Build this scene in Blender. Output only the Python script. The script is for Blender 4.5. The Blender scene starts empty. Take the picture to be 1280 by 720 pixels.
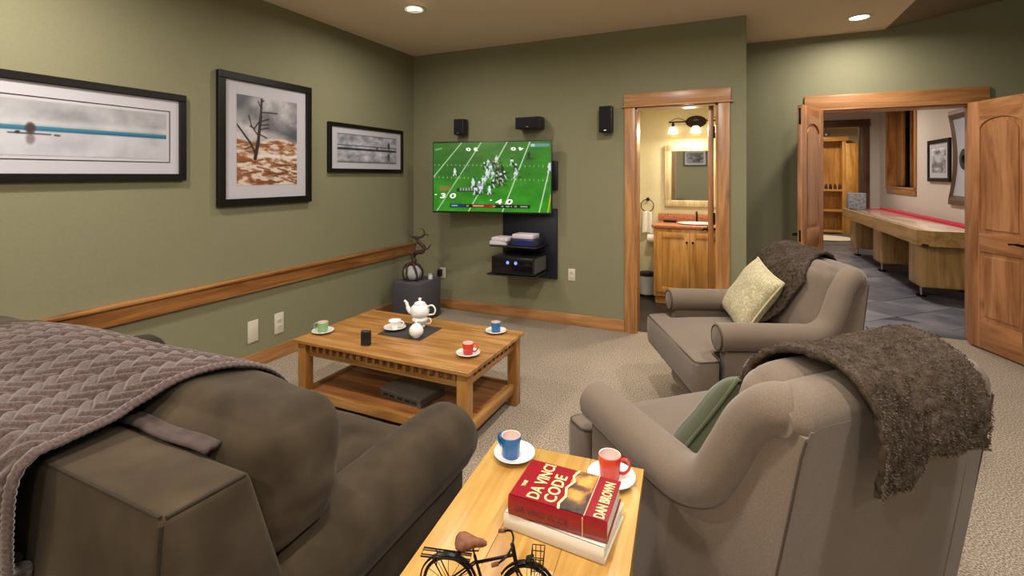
import bpy, bmesh, math, random
import numpy as np
from mathutils import Vector, Matrix, noise
R = math.radians
random.seed(4); np.random.seed(4)
SC = bpy.context.scene
COL = SC.collection
# ------------------------------------------------------------ camera
cam = bpy.data.cameras.new('camera'); co = bpy.data.objects.new('camera', cam); COL.objects.link(co)
co.location = (0, 0, 1.42); co.rotation_euler = (R(90), 0, R(24.57))
cam.sensor_width = 36; cam.lens = 604.2 / 1280 * 36; cam.shift_y = -(360 - 219.3) / 1280
cam.clip_start = 0.05; SC.camera = co
# ------------------------------------------------------------ world, exposure
w = bpy.data.worlds.new('world'); SC.world = w; w.use_nodes = True
w.node_tree.nodes['Background'].inputs[0].default_value = (0.55, 0.62, 0.7, 1)
w.node_tree.nodes['Background'].inputs[1].default_value = 0.4
SC.view_settings.view_transform = 'Standard'; SC.view_settings.look = 'None'
SC.view_settings.gamma = 1; SC.view_settings.use_curve_mapping = False
SC.view_settings.exposure = -0.12
SC.cycles.max_bounces = 8; SC.cycles.diffuse_bounces = 5
SC.cycles.use_denoising = True
SC.cycles.sample_clamp_indirect = 4

def area(name, loc, size, power, col, rot=(0, 0, 0), size_y=None, spread=180):
    l = bpy.data.lights.new(name, 'AREA'); l.energy = power; l.color = col
    l.size = size
    if size_y: l.shape = 'RECTANGLE'; l.size_y = size_y
    else: l.shape = 'DISK'
    l.spread = R(spread)
    o = bpy.data.objects.new(name, l); o.location = loc; o.rotation_euler = rot; COL.objects.link(o)
    return o
WARM = (1.0, 0.80, 0.57); NEUT = (1.0, 0.915, 0.83); COOL = (0.86, 0.92, 1.0)
# recessed lamps of the lounge, all but the first two unseen (their trims are built further down)
CANS = [(-2.30, 3.16, 30), (0.955, 4.86, 22), (-2.45, 0.9, 40), (-0.5, 2.9, 30), (-0.5, 0.9, 34), (0.75, 2.9, 32), (0.75, 0.9, 32),
        (-2.3, -1.2, 34), (-0.5, -1.2, 34), (0.9, -1.2, 34)]
for x, y, p in CANS:
    area('can_lamp', (x, y, 2.722), 0.13, p, NEUT, spread=172)
# added daylight fill at an invented window opening behind the camera
area('rear_daylight_fill', (1.9, -2.55, 1.5), 2.6, 16, (0.93, 0.95, 1.0), rot=(R(90), 0, 0), size_y=1.7)
for lx_, ly_ in ((2.7, -2.0), (-2.75, -2.1)):   # added uplights behind the camera to brighten the ceiling, shades built below
    area('ceiling_fill_lamp', (lx_, ly_, 1.80), .3, 120, (1, .93, .85), rot=(R(180), 0, 0), spread=170)
area('hall_lamp', (1.5, 7.2, 2.86), 0.3, 42, (1.0, 0.9, 0.82), spread=160)
area('hall_lamp', (1.5, 9.8, 2.86), 0.3, 42, (1.0, 0.9, 0.82), spread=160)
area('den_lamp', (2.0, 13.0, 2.66), 0.3, 42, (1.0, 0.82, 0.6), spread=165)

# ------------------------------------------------------------ materials
def srgb(c):
    if isinstance(c, str):
        c = [int(c[i:i + 2], 16) / 255 for i in (0, 2, 4)]
    return tuple(x / 12.92 if x <= .04045 else ((x + .055) / 1.055) ** 2.4 for x in c)
class NT:
    def __init__(s, name):
        s.m = bpy.data.materials.new(name); s.m.use_nodes = True
        s.t = s.m.node_tree; s.b = s.t.nodes['Principled BSDF']
    def n(s, typ, **kw):
        nd = s.t.nodes.new(typ)
        for k, v in kw.items():
            if k in nd.inputs: nd.inputs[k].default_value = v
            else: setattr(nd, k, v)
        return nd
    def l(s, a, b): s.t.links.new(a, b)
    def coord(s, scale=(1, 1, 1), kind='Object'):
        tc = s.n('ShaderNodeTexCoord'); mp = s.n('ShaderNodeMapping'); mp.inputs['Scale'].default_value = scale
        s.l(tc.outputs[kind], mp.inputs['Vector']); return mp.outputs[0]
    def ramp(s, fac, stops):
        r = s.n('ShaderNodeValToRGB'); e = r.color_ramp.elements
        while len(e) < len(stops): e.new(0.5)
        for i, (p, c) in enumerate(stops):
            e[i].position = p; e[i].color = (*srgb(c), 1)
        s.l(fac, r.inputs[0]); return r.outputs[0]
    def bump(s, h, strength=.2, dist=.01, prev=None):
        b = s.n('ShaderNodeBump'); b.inputs['Strength'].default_value = strength; b.inputs['Distance'].default_value = dist
        s.l(h, b.inputs['Height'])
        if prev: s.l(prev, b.inputs['Normal'])
        return b.outputs[0]
    def set(s, **kw):
        for k, v in kw.items(): s.b.inputs[k.replace('_', ' ')].default_value = v
def plain(name, c, rough=.5, metal=0, coat=0, emit=None, es=1, spec=.5):
    n = NT(name); n.set(Base_Color=(*srgb(c), 1), Roughness=rough, Metallic=metal, Coat_Weight=coat)
    n.b.inputs['Specular IOR Level'].default_value = spec
    if emit: n.set(Emission_Color=(*srgb(emit), 1), Emission_Strength=es)
    return n.m
def noisy(name, c1, c2, scale=40, rough=.8, bump=.2, dist=.002, detail=4, sheen=0, c3=None, big=None, spec=.3, kind='Object'):
    n = NT(name); v = n.coord((1, 1, 1), kind)
    t = n.n('ShaderNodeTexNoise', Scale=scale, Detail=detail); n.l(v, t.inputs['Vector'])
    st = [(.35, c1), (.65, c2)] if not c3 else [(.3, c1), (.5, c2), (.7, c3)]
    col = n.ramp(t.outputs[0], st)
    if big:
        t2 = n.n('ShaderNodeTexNoise', Scale=big[0], Detail=3.0); n.l(v, t2.inputs['Vector'])
        mr = n.n('ShaderNodeMapRange'); mr.inputs[1].default_value = .3; mr.inputs[2].default_value = .7
        mr.inputs[3].default_value = 1 - big[1]; mr.inputs[4].default_value = 1 + big[1]
        n.l(t2.outputs[0], mr.inputs[0])
        mx = n.n('ShaderNodeVectorMath', operation='SCALE'); n.l(col, mx.inputs[0]); n.l(mr.outputs[0], mx.inputs['Scale']); col = mx.outputs[0]
    n.l(col, n.b.inputs['Base Color'])
    n.set(Roughness=rough, Sheen_Weight=sheen); n.b.inputs['Specular IOR Level'].default_value = spec
    if bump: n.l(n.bump(t.outputs[0], bump, dist), n.b.inputs['Normal'])
    return n.m
def wood(name, dark, mid, light, axis=0, rough=.38, knots=True, gs=1.0, coat=.15):
    n = NT(name); sc = [9 * gs, 9 * gs, 9 * gs]; sc[axis] = .9 * gs
    v = n.coord(tuple(sc))
    t = n.n('ShaderNodeTexNoise', Scale=1.6, Detail=6.0, Distortion=1.1); n.l(v, t.inputs['Vector'])
    sc2 = [70, 70, 70]; sc2[axis] = 3
    v2 = n.coord(tuple(sc2)); t2 = n.n('ShaderNodeTexNoise', Scale=1.5, Detail=3.0); n.l(v2, t2.inputs['Vector'])
    mix = n.n('ShaderNodeMath', operation='MULTIPLY_ADD'); n.l(t2.outputs[0], mix.inputs[0]); mix.inputs[1].default_value = .28
    n.l(t.outputs[0], mix.inputs[2])
    col = n.ramp(mix.outputs[0], [(.42, dark), (.62, mid), (.82, light)])
    if knots:
        sk = [3.6, 3.6, 3.6]; sk[axis] = 1.9
        v3 = n.coord(tuple(sk)); vo = n.n('ShaderNodeTexVoronoi', Scale=1.25); n.l(v3, vo.inputs['Vector'])
        kr = n.n('ShaderNodeMapRange'); kr.inputs[1].default_value = .0; kr.inputs[2].default_value = .13; kr.inputs[3].default_value = .08; kr.inputs[2].default_value = .16
        n.l(vo.outputs['Distance'], kr.inputs[0])
        mx = n.n('ShaderNodeMix', data_type='RGBA'); n.l(kr.outputs[0], mx.inputs['Factor'])
        mx.inputs['A'].default_value = (*srgb(dark), 1); mx.inputs['A'].default_value = tuple(c * .45 if i < 3 else 1 for i, c in enumerate(mx.inputs['A'].default_value)); n.l(col, mx.inputs['B']); col = mx.outputs['Result']
    n.l(col, n.b.inputs['Base Color']); n.set(Roughness=rough, Coat_Weight=coat, Coat_Roughness=.3)
    n.l(n.bump(t2.outputs[0], .12, .002), n.b.inputs['Normal'])
    return n.m
WD = {}
def W(kind, axis):
    k = (kind, axis)
    if k not in WD:
        p = {'trim': ('7f5430', '9e6d40', 'b58552'), 'table': ('744a20', '936632', 'ad8049'), 'shelf': ('5e371a', '86542b', 'a26c3b'),
             'side': ('916528', 'ab823f', 'be9a55'), 'alder': ('7d5030', 'a06d44', 'b5835a'), 'oak': ('93703f', 'b08a55', 'c6a06a'),
             'cab': ('9a6a2f', 'bd8842', 'd09d55'), 'rail': ('6e4322', '93602f', 'aa7844'), 'darkwood': ('3c2a1c', '563d28', '6b4e35')}[kind]
        WD[k] = wood(kind + 'xyz'[axis] + '_wood', *p, axis=axis, knots=kind in ('alder', 'trim', 'cab', 'rail'), rough=.34 if kind != 'shelf' else .5)
    return WD[k]
MAT = {}
MAT['wall'] = noisy('green_paint', '7d7b60', '807e63', 60, .75, .15, .001, big=(1.2, .025))
MAT['cream'] = noisy('cream_paint', 'c9bf9c', 'cdc3a0', 60, .8, .15, .001)
MAT['hallwall'] = noisy('pale_hall_paint', 'bdb2a6', 'c2b7ab', 60, .8, .15, .001)
MAT['ceil'] = noisy('ceiling_paint', 'dccdb6', 'e0d1ba', 90, .9, .2, .001)
MAT['carpet'] = noisy('speckled_carpet', '584d42', '8f8272', 140, .95, 1.0, .007, c3='c3b6a4', detail=3, big=(1.6, .07), spec=.1)
MAT['sofa'] = noisy('brown_suede', '31281c', '3e3426', 9, .95, .1, .002, sheen=.06, big=(5, .2), spec=.15)
MAT['chair'] = noisy('taupe_weave', '62554a', '716457', 420, .9, .35, .0008, sheen=.2, big=(4, .05), spec=.15)
MAT['piping'] = noisy('taupe_piping', '40372f', '4a4038', 420, .9, .3, .0008)
MAT['throw'] = noisy('purple_brown_knit', '372b29', '54433f', 160, .95, .3, .001, sheen=.3, big=(5, .12), spec=.1)
MAT['boucle'] = noisy('boucle_wool', '2b231b', '41372c', 55, .95, .6, .003, c3='4d4140', detail=6, big=(8, .25), spec=.1)
MAT['fleck'] = noisy('boucle_fleck_wool', '3b3127', '5f5343', 30, .95, 0, c3='66585a', detail=6, spec=.1)
MAT['black'] = plain('black_plastic', '17171a', .4)
MAT['blackmat'] = plain('black_matte', '1c1b1d', .8)
MAT['navyblack'] = plain('blue_black_metal', '1b1e2b', .45, .3)
MAT['iron'] = plain('dark_iron', '1d1a1c', .35, .8)
MAT['bronze'] = plain('oil_bronze', '2b211b', .4, .7)
MAT['porc'] = plain('white_porcelain', 'e8e6e2', .15, coat=.5)
MAT['white'] = plain('white_paper', 'dcd8d0', .7)
MAT['plate'] = plain('ivory_plastic', 'c9c4b2', .45)
MAT['chrome'] = plain('chrome', 'c8c8c8', .15, 1)
MAT['mirror'] = plain('mirror_glass', 'd8d8d8', .03, 1)
MAT['steel'] = plain('brushed_steel', '9a9a98', .35, 1)
MAT['frameblk'] = plain('black_frame', '0c0908', .4, spec=.3)
MAT['mat_board'] = plain('white_mat_board', 'b3b1b8', .8)
MAT['trimwhite'] = plain('white_lamp_trim', 'cfc8bc', .5)
MAT['bulb'] = plain('lamp_disc', 'fff2dc', .5, emit='fff0d8', es=7)
MAT['shade_glow'] = plain('frosted_glass_glow', 'fff2d0', .4, emit='ffedc4', es=2.6)

# vertex colour print materials
def print_mat(name, rough=.5, emit=0, coat=0):
    n = NT(name); a = n.n('ShaderNodeVertexColor'); a.layer_name = 'Col'
    n.l(a.outputs[0], n.b.inputs['Base Color']); n.set(Roughness=rough, Coat_Weight=coat)
    if emit:
        n.l(a.outputs[0], n.b.inputs['Emission Color']); n.set(Emission_Strength=emit)
        mx = n.n('ShaderNodeMix', data_type='RGBA'); mx.inputs['Factor'].default_value = .97
        n.l(a.outputs[0], mx.inputs['A']); mx.inputs['B'].default_value = (0.01, 0.01, 0.01, 1); n.l(mx.outputs['Result'], n.b.inputs['Base Color'])
    return n.m
MAT['print'] = print_mat('photo_print', .45, coat=.15)
MAT['screen'] = print_mat('screen_picture', .25, emit=.95)

# ------------------------------------------------------------ mesh builder
class M:
    def __init__(s): s.v = []; s.f = []; s.sm = []
    def add(s, vs, fs, smooth=False, T=None):
        b = len(s.v)
        s.v += [tuple(T @ Vector(p)) for p in vs] if T else [tuple(p) for p in vs]
        s.f += [tuple(b + i for i in f) for f in fs]; s.sm += [smooth] * len(fs); return s
    def box(s, a, b, T=None):
        x0, y0, z0 = a; x1, y1, z1 = b
        vs = [(x0, y0, z0), (x1, y0, z0), (x1, y1, z0), (x0, y1, z0), (x0, y0, z1), (x1, y0, z1), (x1, y1, z1), (x0, y1, z1)]
        return s.add(vs, [(0, 3, 2, 1), (4, 5, 6, 7), (0, 1, 5, 4), (1, 2, 6, 5), (2, 3, 7, 6), (3, 0, 4, 7)], False, T)
    def rbox(s, a, b, r=.005, seg=2, T=None, smooth=True):
        bm = bmesh.new(); bmesh.ops.create_cube(bm, size=1)
        d = [b[i] - a[i] for i in range(3)]; c = [(b[i] + a[i]) / 2 for i in range(3)]
        for v in bm.verts: v.co = Vector((v.co[i] * d[i] + c[i] for i in range(3)))
        r = min(r, min(abs(x) for x in d) * .49)
        bmesh.ops.bevel(bm, geom=list(bm.edges), offset=r, segments=seg, profile=.5, affect='EDGES')
        s.bm(bm, smooth, T); return s
    def bm(s, bm, smooth=True, T=None):
        bm.verts.index_update()
        s.add([v.co.copy() for v in bm.verts], [tuple(v.index for v in f.verts) for f in bm.faces], smooth, T); bm.free(); return s
    def lathe(s, prof, n=32, T=None, smooth=True, cap=True):
        vs = []; fs = []
        for r, z in prof:
            for k in range(n):
                a = 2 * math.pi * k / n; vs.append((r * math.cos(a), r * math.sin(a), z))
        for i in range(len(prof) - 1):
            for k in range(n):
                k2 = (k + 1) % n; fs.append((i * n + k, i * n + k2, (i + 1) * n + k2, (i + 1) * n + k))
        if cap:
            if prof[0][0] > 1e-5: fs.append(tuple(reversed(range(n))))
            if prof[-1][0] > 1e-5: fs.append(tuple((len(prof) - 1) * n + k for k in range(n)))
        return s.add(vs, fs, smooth, T)
    def cyl(s, p, q, r, n=16, r2=None, smooth=True):
        return s.tube([p, q], [r, r if r2 is None else r2], n, smooth)
    def tube(s, path, rad, n=12, smooth=True, closed=False, flat=None, cap=True):
        P = [Vector(p) for p in path]
        if not hasattr(rad, '__len__'): rad = [rad] * len(P)
        rings = []; up = None
        for i, p in enumerate(P):
            if closed: t = P[(i + 1) % len(P)] - P[i - 1]
            else: t = P[min(i + 1, len(P) - 1)] - P[max(i - 1, 0)]
            t.normalize()
            if up is None: up = Vector((0, 0, 1)) if abs(t.z) < .9 else Vector((1, 0, 0))
            a = t.cross(up).normalized(); u = a.cross(t).normalized(); up = u
            r = rad[i]; fa, fu = flat or (1, 1)
            rings.append([p + a * (r * fa * math.cos(2 * math.pi * k / n)) + u * (r * fu * math.sin(2 * math.pi * k / n)) for k in range(n)])
        vs = [q for rg in rings for q in rg]; fs = []
        m = len(rings)
        for i in range(m if closed else m - 1):
            j = (i + 1) % m
            for k in range(n):
                k2 = (k + 1) % n; fs.append((i * n + k, i * n + k2, j * n + k2, j * n + k))
        if not closed and cap: fs += [tuple(reversed(range(n))), tuple((m - 1) * n + k for k in range(n))]
        return s.add(vs, fs, smooth)
    def prism(s, pts, d0, d1, axis=1, T=None, smooth=False):
        # pts 2D polygon; extruded along axis (0: pts=(y,z), 1: pts=(x,z), 2: pts=(x,y))
        def mk(p, d):
            return {0: (d, p[0], p[1]), 1: (p[0], d, p[1]), 2: (p[0], p[1], d)}[axis]
        n = len(pts); vs = [mk(p, d0) for p in pts] + [mk(p, d1) for p in pts]
        fs = [tuple(range(n)), tuple(reversed(range(n, 2 * n)))] + [(i, i + n, (i + 1) % n + n, (i + 1) % n) for i in range(n)]
        bm = bmesh.new(); bv = [bm.verts.new(v) for v in vs]
        for f in fs: bm.faces.new([bv[i] for i in f])
        bmesh.ops.recalc_face_normals(bm, faces=bm.faces)
        big = [f for f in bm.faces if len(f.verts) > 4]
        if big: bmesh.ops.triangulate(bm, faces=big)
        return s.bm(bm, smooth, T)
    def loft(s, rings, smooth=True, cap=True, closed_ring=True, T=None):
        n = len(rings[0]); vs = [p for r in rings for p in r]; fs = []
        for i in range(len(rings) - 1):
            for k in range(n if closed_ring else n - 1):
                k2 = (k + 1) % n; fs.append((i * n + k, i * n + k2, (i + 1) * n + k2, (i + 1) * n + k))
        if cap and closed_ring: fs += [tuple(reversed(range(n))), tuple((len(rings) - 1) * n + k for k in range(n))]
        return s.add(vs, fs, smooth, T)
    def grid(s, nu, nv, fn, thick=0, smooth=True):
        P = [[Vector(fn(i / nu, j / nv)) for j in range(nv + 1)] for i in range(nu + 1)]
        vs = [p for r in P for p in r]; fs = []
        for i in range(nu):
            for j in range(nv):
                a = i * (nv + 1) + j; fs.append((a, a + nv + 1, a + nv + 2, a + 1))
        return s.add(vs, fs, smooth)
    def build(s, name, mat, parent=None, weld=False, sharp=35, subsurf=0, solid=0, loc=None):
        me = bpy.data.meshes.new(name); me.from_pydata(s.v, [], s.f); me.update()
        me.polygons.foreach_set('use_smooth', s.sm)
        if weld or True:
            bm = bmesh.new(); bm.from_mesh(me)
            if weld: bmesh.ops.remove_doubles(bm, verts=bm.verts, dist=1e-5)
            bmesh.ops.recalc_face_normals(bm, faces=bm.faces); bm.to_mesh(me); bm.free()
        if any(s.sm) and sharp and not subsurf:
            me.set_sharp_from_angle(angle=R(sharp))
        me.materials.append(mat if not isinstance(mat, str) else MAT[mat])
        o = bpy.data.objects.new(name, me); COL.objects.link(o)
        if parent: o.parent = parent
        if loc: o.location = loc
        if solid: m_ = o.modifiers.new('s', 'SOLIDIFY'); m_.thickness = solid; m_.offset = 0
        if subsurf: m_ = o.modifiers.new('u', 'SUBSURF'); m_.levels = subsurf; m_.render_levels = subsurf
        return o
def thing(name, label, cat, loc=(0, 0, 0), rz=0, group=None):
    o = bpy.data.objects.new(name, None); COL.objects.link(o); o.location = loc; o.rotation_euler = (0, 0, rz)
    o.empty_display_size = .1
    return tag(o, label, cat, group)
def tag(o, label, cat, group=None):
    o['label'] = label; o['category'] = cat
    if group: o['group'] = group
    return o
def struct(o): o['kind'] = 'structure'; return o
def dup(o, parent=None):
    c = o.copy(); COL.objects.link(c)
    if parent: c.parent = parent
    for ch in list(o.children): dup(ch, c)
    return c
def copy_part(o, loc=None, rot=None):
    c = o.copy(); COL.objects.link(c)
    if loc is not None: c.location = loc
    if rot is not None: c.rotation_euler = rot
    return c
def TR(loc=(0, 0, 0), rot=(0, 0, 0), sc=(1, 1, 1)):
    from mathutils import Euler
    return Matrix.Translation(loc) @ Euler(rot).to_matrix().to_4x4() @ Matrix.Diagonal((*sc, 1))
def catmull(pts, n=6, closed=False):
    P = [Vector(p) for p in pts]; out = []
    m = len(P)
    for i in range(m if closed else m - 1):
        p0 = P[i - 1] if (i > 0 or closed) else P[0]; p1 = P[i]; p2 = P[(i + 1) % m]
        p3 = P[(i + 2) % m] if (i + 2 < m or closed) else P[-1]
        for k in range(n):
            t = k / n
            out.append(.5 * ((2 * p1) + (p2 - p0) * t + (2 * p0 - 5 * p1 + 4 * p2 - p3) * t * t + (3 * p1 - p0 - 3 * p2 + p3) * t ** 3))
    if not closed: out.append(P[-1])
    return out
def text_mesh(txt, mat, parent, T, size=.02, name='lettering', ext=.0006, sx=1.0, align='LEFT', bold=0.0):
    cu = bpy.data.curves.new(name, 'FONT'); cu.body = txt; cu.size = size; cu.extrude = ext; cu.align_x = align; cu.offset = bold; cu.resolution_u = 3
    o = bpy.data.objects.new(name, cu); COL.objects.link(o)
    me = bpy.data.meshes.new_from_object(o.evaluated_get(bpy.context.evaluated_depsgraph_get()))
    bpy.data.objects.remove(o)
    me.transform(T @ Matrix.Diagonal((sx, 1, 1, 1)))
    me.materials.clear(); me.materials.append(MAT[mat] if isinstance(mat, str) else mat)
    q = bpy.data.objects.new(name, me); COL.objects.link(q); q.parent = parent
    return q
def nz(p, s=1.0, seed=0):
    return noise.noise(Vector((p[0] * s + seed * 7.1, p[1] * s - seed * 3.3, p[2] * s + seed)))
def cushion(w, d, h, r=.06, crown=.02, n=18, wr=.004, seed=0, T=None, pinch=0):
    """rounded soft block centred at the origin: half sizes w/2 d/2 h/2"""
    bm = bmesh.new(); bmesh.ops.create_cube(bm, size=2)
    bmesh.ops.subdivide_edges(bm, edges=list(bm.edges), cuts=n, use_grid_fill=True)
    hx, hy, hz = w / 2, d / 2, h / 2; rr = min(r, hx, hy, hz)
    for v in bm.verts:
        x, y, z = v.co
        p = Vector((math.sin(x * math.pi / 2) * .35 + x * .65, math.sin(y * math.pi / 2) * .35 + y * .65, math.sin(z * math.pi / 2) * .35 + z * .65))
        q = Vector((p.x * hx, p.y * hy, p.z * hz))
        c = Vector((max(-hx + rr, min(hx - rr, q.x)), max(-hy + rr, min(hy - rr, q.y)), max(-hz + rr, min(hz - rr, q.z))))
        dd = q - c
        if dd.length > 1e-6: q = c + dd.normalized() * rr * max(abs(dd.x), abs(dd.y), abs(dd.z)) / rr if False else c + dd.normalized() * rr * min(1, max(abs(dd.x), abs(dd.y), abs(dd.z)) / rr)
        ex = (1 - x * x); ey = (1 - y * y); ez = (1 - z * z)
        q.z += math.copysign(crown * ex * ey * abs(z), z); q.y += math.copysign(crown * ex * ez * abs(y) * .7, y); q.x += math.copysign(crown * ey * ez * abs(x) * .7, x)
        k = nz(q, 6, seed) * wr + nz(q, 15, seed + 3) * wr * .5
        q += dd.normalized() * k if dd.length > 1e-6 else Vector((0, 0, k))
        v.co = q
    m = M(); m.bm(bm, True, T); return m
def smooth_strip(prof, x0, x1):  # helper: profile (y,z) swept in x
    return [[(x0, y, z) for y, z in prof], [(x1, y, z) for y, z in prof]]

# raster helpers for flat prints
class Pix:
    def __init__(s, w, h, top, bot):
        s.w, s.h = w, h; yy = np.linspace(0, 1, h)[:, None, None]
        s.a = np.array(top)[None, None] * (1 - yy) + np.array(bot)[None, None] * yy + np.zeros((h, w, 3)); s.Y, s.X = np.mgrid[0:h, 0:w]; s.u = s.X / (w - 1); s.t = s.Y / (h - 1)
    def mix(s, mask, c, al=1.0):
        m = (np.clip(mask, 0, 1) * al)[..., None]; s.a = s.a * (1 - m) + np.array(c) * m
    def line(s, x0, y0, x1, y1, wd, c, al=1, asp=1.6):
        px, py = s.u * asp, s.t; x0 *= asp; x1 *= asp
        dx, dy = x1 - x0, y1 - y0; L = dx * dx + dy * dy + 1e-9
        k = np.clip(((px - x0) * dx + (py - y0) * dy) / L, 0, 1)
        d = np.hypot(px - x0 - k * dx, py - y0 - k * dy); s.mix(1 - (d - wd / 2) / (1.2 / s.h), c, al)
    def disc(s, x, y, rx, ry, c, al=1, soft=.15):
        d = np.hypot((s.u - x) / rx, (s.t - y) / ry); s.mix((1 - d) / soft + .5, c, al)
    def rect(s, x0, y0, x1, y1, c, al=1): s.mix(((s.u >= x0) & (s.u <= x1) & (s.t >= y0) & (s.t <= y1)).astype(float), c, al)
def fbm(w, h, sx, sy, seed=0):
    out = np.zeros((h, w)); 
    for j in range(h):
        for i in range(w): out[j, i] = noise.fractal(Vector((i / w * sx + seed, j / h * sy, seed * 1.7)), .8, 2.1, 4)
    return out
def print_plane(name, pix, T, wd, ht, mat, parent):
    """picture in local xz plane (facing -y), centred; T maps it"""
    h, w = pix.h, pix.w
    xs = (np.arange(w) / (w - 1) - .5) * wd; zs = (.5 - np.arange(h) / (h - 1)) * ht
    V = [T @ Vector((x, 0, z)) for z in zs for x in xs]
    F = [(j * w + i, (j + 1) * w + i, (j + 1) * w + i + 1, j * w + i + 1) for j in range(h - 1) for i in range(w - 1)]
    me = bpy.data.meshes.new(name); me.from_pydata(V, [], F); me.update()
    ca = me.color_attributes.new('Col', 'FLOAT_COLOR', 'POINT')
    a = np.clip(pix.a, 0, 1).reshape(-1, 3); lin = np.where(a <= .04045, a / 12.92, ((a + .055) / 1.055) ** 2.4)
    ca.data.foreach_set('color', np.concatenate([lin, np.ones((len(lin), 1))], 1).astype(np.float32).ravel())
    me.materials.append(MAT[mat]); o = bpy.data.objects.new(name, me); COL.objects.link(o); o.parent = parent
    return o

XL, YT, YF = -3.22, 4.42, 5.38      # left wall, tv wall, wall with the double doors
H = 2.74
# ------------------------------------------------------------ structure
def sbox(name, a, b, mat): return struct(M().box(a, b).build(name, mat))
def sboxes(name, bs, mat):
    m = M()
    for a, b in bs: m.box(a, b)
    return struct(m.build(name, mat))
sbox('floor', (XL - .12, -2.7, -.12), (3.7, YT + .06, 0), 'carpet')
f2 = sboxes('floor', [((.10, YT + .06, -.12), (3.7, YF + .03, 0))], 'carpet')
sbox('wall_left', (XL - .12, -2.7, 0), (XL, YT, H), 'wall')
BX0, BX1, DH = -.80, -.115, 2.03
sboxes('wall_back', [((XL - .12, YT, 0), (BX0, YT + .13, H)), ((BX1, YT, 0), (.10, YT + .13, H)), ((BX0, YT, DH), (BX1, YT + .13, H))], 'wall')
sbox('wall_return', (-.02, YT + .13, 0), (.10, YF + .0, H), 'wall')
DX0, DX1 = .715, 1.87
sboxes('wall_far', [((-.02, YF, 0), (DX0, YF + .14, 3.4)), ((DX1, YF, 0), (3.7, YF + .14, 3.4)), ((DX0, YF, DH), (DX1, YF + .14, 3.4))], 'wall')
sbox('wall_right', (3.6, -2.7, 0), (3.72, YF, 3.4), 'wall')
# wall behind the camera ; its broad window opening is made up to admit daylight
sboxes('wall_front', [((XL - .12, -2.72, 0), (.55, -2.6, H + .3)), ((3.25, -2.72, 0), (3.7, -2.6, 3.4)), ((.55, -2.72, 0), (3.25, -2.6, .6)), ((.55, -2.72, 2.4), (3.25, -2.6, H + .6))], 'wall')
cm = M().box((XL - .12, -2.7, H), (1.25, YF + .14, H + .12))
struct(cm.build('ceiling', 'ceil'))
struct(M().prism([(1.25, H), (3.72, H + .44), (3.72, H + .56), (1.25, H + .12)], -2.7, YF + .1, 1).build('ceiling', noisy('shaded_ceiling_paint', '7d7060', '817464', 90, .9, .1, .001)))  # shade on the slope is put into a darker ceiling colour
# baseboards, chair rail
def trimbox(name, a, b, axis, kind='trim', r=.004):
    return struct(M().rbox(a, b, r, 2).build(name, W(kind, axis)))
trimbox('baseboard_left', (XL, -2.6, 0), (XL + .018, YT, .105), 1)
trimbox('baseboard_back', (XL + .018, YT - .018, 0), (BX0 - .095, YT, .105), 0)
trimbox('baseboard_back', (BX1 + .095, YT - .018, 0), (.10, YT, .105), 0)
trimbox('baseboard_return', (.10, YT - .018, 0), (.118, YF, .105), 1)
trimbox('baseboard_far', (.118, YF - .018, 0), (DX0 - .1, YF, .105), 0)
trimbox('baseboard_far', (DX1 + .1, YF - .018, 0), (3.6, YF, .105), 0)
rail = struct(M().rbox((XL, -2.6, .565), (XL + .028, YT - .001, .665), .004).build('trim_1', W('rail', 1)))
M().rbox((XL, -2.6, .665), (XL + .05, YT - .001, .688), .006).build('rail_cap', W('rail', 1), rail)
# bathroom door casing
def casing(name, x0, x1, y, kind='trim', cw=.092, hh=.125, over=.022, th=.02, liner=.13, z=DH):
    o = struct(M().rbox((x0 - cw, y - th, 0), (x0, y, z + .002), .003).build(name, W(kind, 2)))
    M().rbox((x1, y - th, 0), (x1 + cw, y, z + .002), .003).build('casing_side', W(kind, 2), o)
    M().rbox((x0 - cw - over * .3, y - th - .003, z), (x1 + cw + over * .3, y, z + hh), .003).build('header_board', W(kind, 0), o)
    M().rbox((x0 - cw - over, y - th - .014, z), (x1 + cw + over, y, z + .014), .002).build('header_lip', W(kind, 0), o)
    M().box((x0 - .001, y - .01, 0), (x0 + .018, y + liner, z)).build('jamb', W(kind, 2), o)
    M().box((x1 - .018, y - .01, 0), (x1 + .001, y + liner, z)).build('jamb', W(kind, 2), o)
    M().box((x0, y - .01, z - .018), (x1, y + liner, z + .001)).build('jamb_head', W(kind, 0), o)
    return o
casing('trim_2', BX0, BX1, YT)
casing('trim_3', DX0, DX1, YF, kind='trim', over=.005, liner=.14, hh=.14)
# ------------------------------------------------------------ hall beyond the double doors
HX = 2.66; HY = 11.8
sbox('wall_hall_left', (.48, YF + .14, 0), (.60, HY, 2.9), 'hallwall')
NZ0, NZ1, NY0, NY1 = 1.22, 2.75, 9.75, 11.25
sboxes('wall_hall_right', [((HX, YF + .14, 0), (HX + .3, NY0, 2.9)), ((HX, NY1, 0), (HX + .3, HY, 2.9)), ((HX, NY0, 0), (HX + .3, NY1, NZ0)), ((HX, NY0, NZ1), (HX + .3, NY1, 2.9))], 'hallwall')
HDX0, HDX1, HDZ = 1.2, 2.34, 2.42
sboxes('wall_hall_end', [((.48, HY, 0), (HDX0, HY + .12, 2.9)), ((HDX1, HY, 0), (4.6, HY + .12, 2.9)), ((HDX0, HY, HDZ), (HDX1, HY + .12, 2.9))], 'hallwall')
sbox('ceiling', (.48, YF + .14, 2.9), (HX + .3, HY + .12, 3.0), 'ceil')
casing('trim_4', HDX0, HDX1, HY, kind='darkwood', cw=.15, hh=.13, z=HDZ, liner=.12)
trimbox('baseboard_hall', (HX - .02, YF + .14, 0), (HX, HY, .1), 1)
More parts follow.
